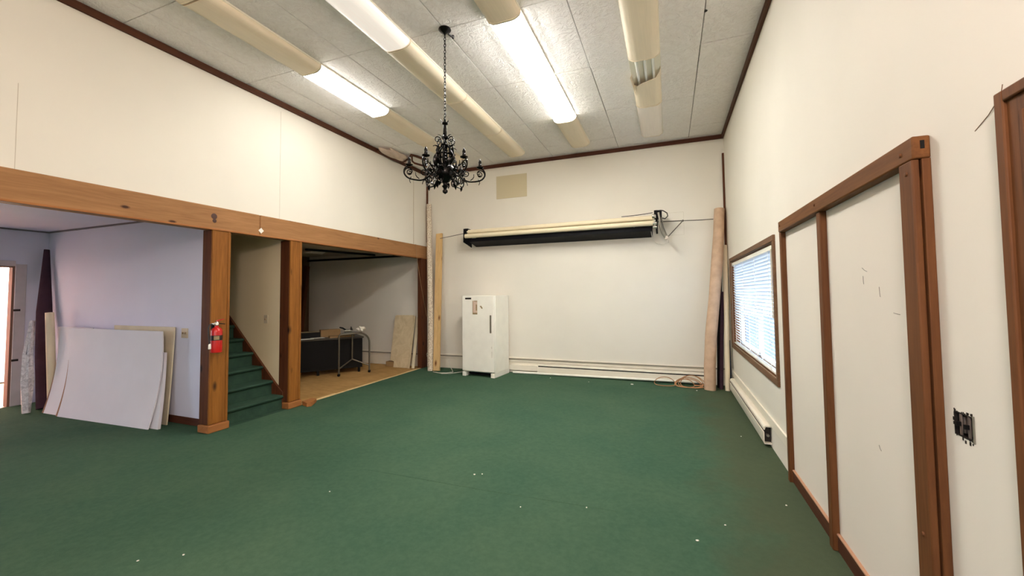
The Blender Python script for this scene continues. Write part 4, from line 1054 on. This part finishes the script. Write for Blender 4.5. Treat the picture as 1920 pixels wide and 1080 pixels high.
for k in range(8):
    a = math.radians(20)+k*2*math.pi/8
    b = B(); tube(b, [polar(.055, a, 2.745), polar(.07, a, 2.80), polar(.075, a, 2.83)], .007, 8); c = polar(.075, a, 0)
    lathe(b, [(.006, 2.825), (.024, 2.833), (.026, 2.838), (.011, 2.842), (.011, 2.90), (.003, 2.925)], (c.x, c.y, 0), 12); obj('inner_candle', b, M['dark_metal'], ch)
for k in range(5):
    a = k*2*math.pi/5
    b = B(); tube(b, [polar(.016, a, 3.145), polar(.03, a, 3.16), polar(.045, a, 3.185)], [.005, .005, .003], 6); leaf(b, polar(.03, a, 3.01), Vector((math.cos(a), math.sin(a), .6)), .045, .01, Vector((0, 0, 1))); obj('crown_leaf', b, M['dark_metal'], ch)

# ------------------------------------------------------------------ small litter on the carpet
rr = random.Random(21)
for i, (x, y, s) in enumerate(((-2.672, 1.584, .007), (.124, 2.756, .009), (.729, 3.411, .008), (-1.546, 3.112, .009), (-1.49, 3.14, .007), (-.575, 2.907, .006), (-1.012, 2.756, .006), (.301, 2.996, .006), (-2.461, 2.469, .006), (-2.861, 1.459, .006), (-.60, 6.98, .02), (-2.0, 7.05, .01), (-1.3, 6.95, .008), (.36, 6.86, .012), (.66, 4.85, .008))):
    b = B(); n = 6; poly = [(x+s*rr.uniform(.5, 1.2)*math.cos(2*math.pi*k/n), y+s*rr.uniform(.5, 1.2)*math.sin(2*math.pi*k/n)) for k in range(n)]
    prism(b, poly, .0005, s*.5, 'Z'); tag(obj('paper_scrap', b, M['paper']), 'tiny white scrap lying loose on the green carpet', 'scrap', 'white scraps on the carpet')

# windows out of view that bring the daylight in
for nm, (x0, x1, y0, y1, z0, z1) in {'window_2': (XA-.07, XA-.04, -.8, 1.2, .6, 2.05), 'window_3': (-2.6, -.6, YF-.07, YF-.04, .8, 2.1)}.items():
    w = bpy.data.objects.new(nm, None); COL.objects.link(w); w.location = ((x0+x1)/2, (y0+y1)/2, z0); w['kind'] = 'structure'
    b = B()
    if x1-x0 < .1:
        for a, c in (((y0, z0), (y1, z0+.05)), ((y0, z1-.05), (y1, z1)), ((y0, z0), (y0+.05, z1)), ((y1-.05, z0), (y1, z1)), (((y0+y1)/2-.02, z0), ((y0+y1)/2+.02, z1))): box(b, (x0, a[0], a[1]), (x1, c[0], c[1]))
        struct('frame', b, M['white_plastic'], w); b = B(); box(b, (x0+.012, y0+.02, z0+.02), (x0+.016, y1-.02, z1-.02)); struct('pane', b, M['glass'], w)
    else:
        for a, c in (((x0, z0), (x1, z0+.06)), ((x0, z1-.06), (x1, z1)), ((x0, z0), (x0+.06, z1)), ((x1-.06, z0), (x1, z1)), (((x0+x1)/2-.04, z0), ((x0+x1)/2+.04, z1))): box(b, (a[0], y0, a[1]), (c[0], y1, c[1]))
        struct('frame', b, M['white_plastic'], w); b = B(); box(b, (x0+.02, y0+.012, z0+.02), (x1-.02, y0+.016, z1-.02)); struct('pane', b, M['glass'], w)
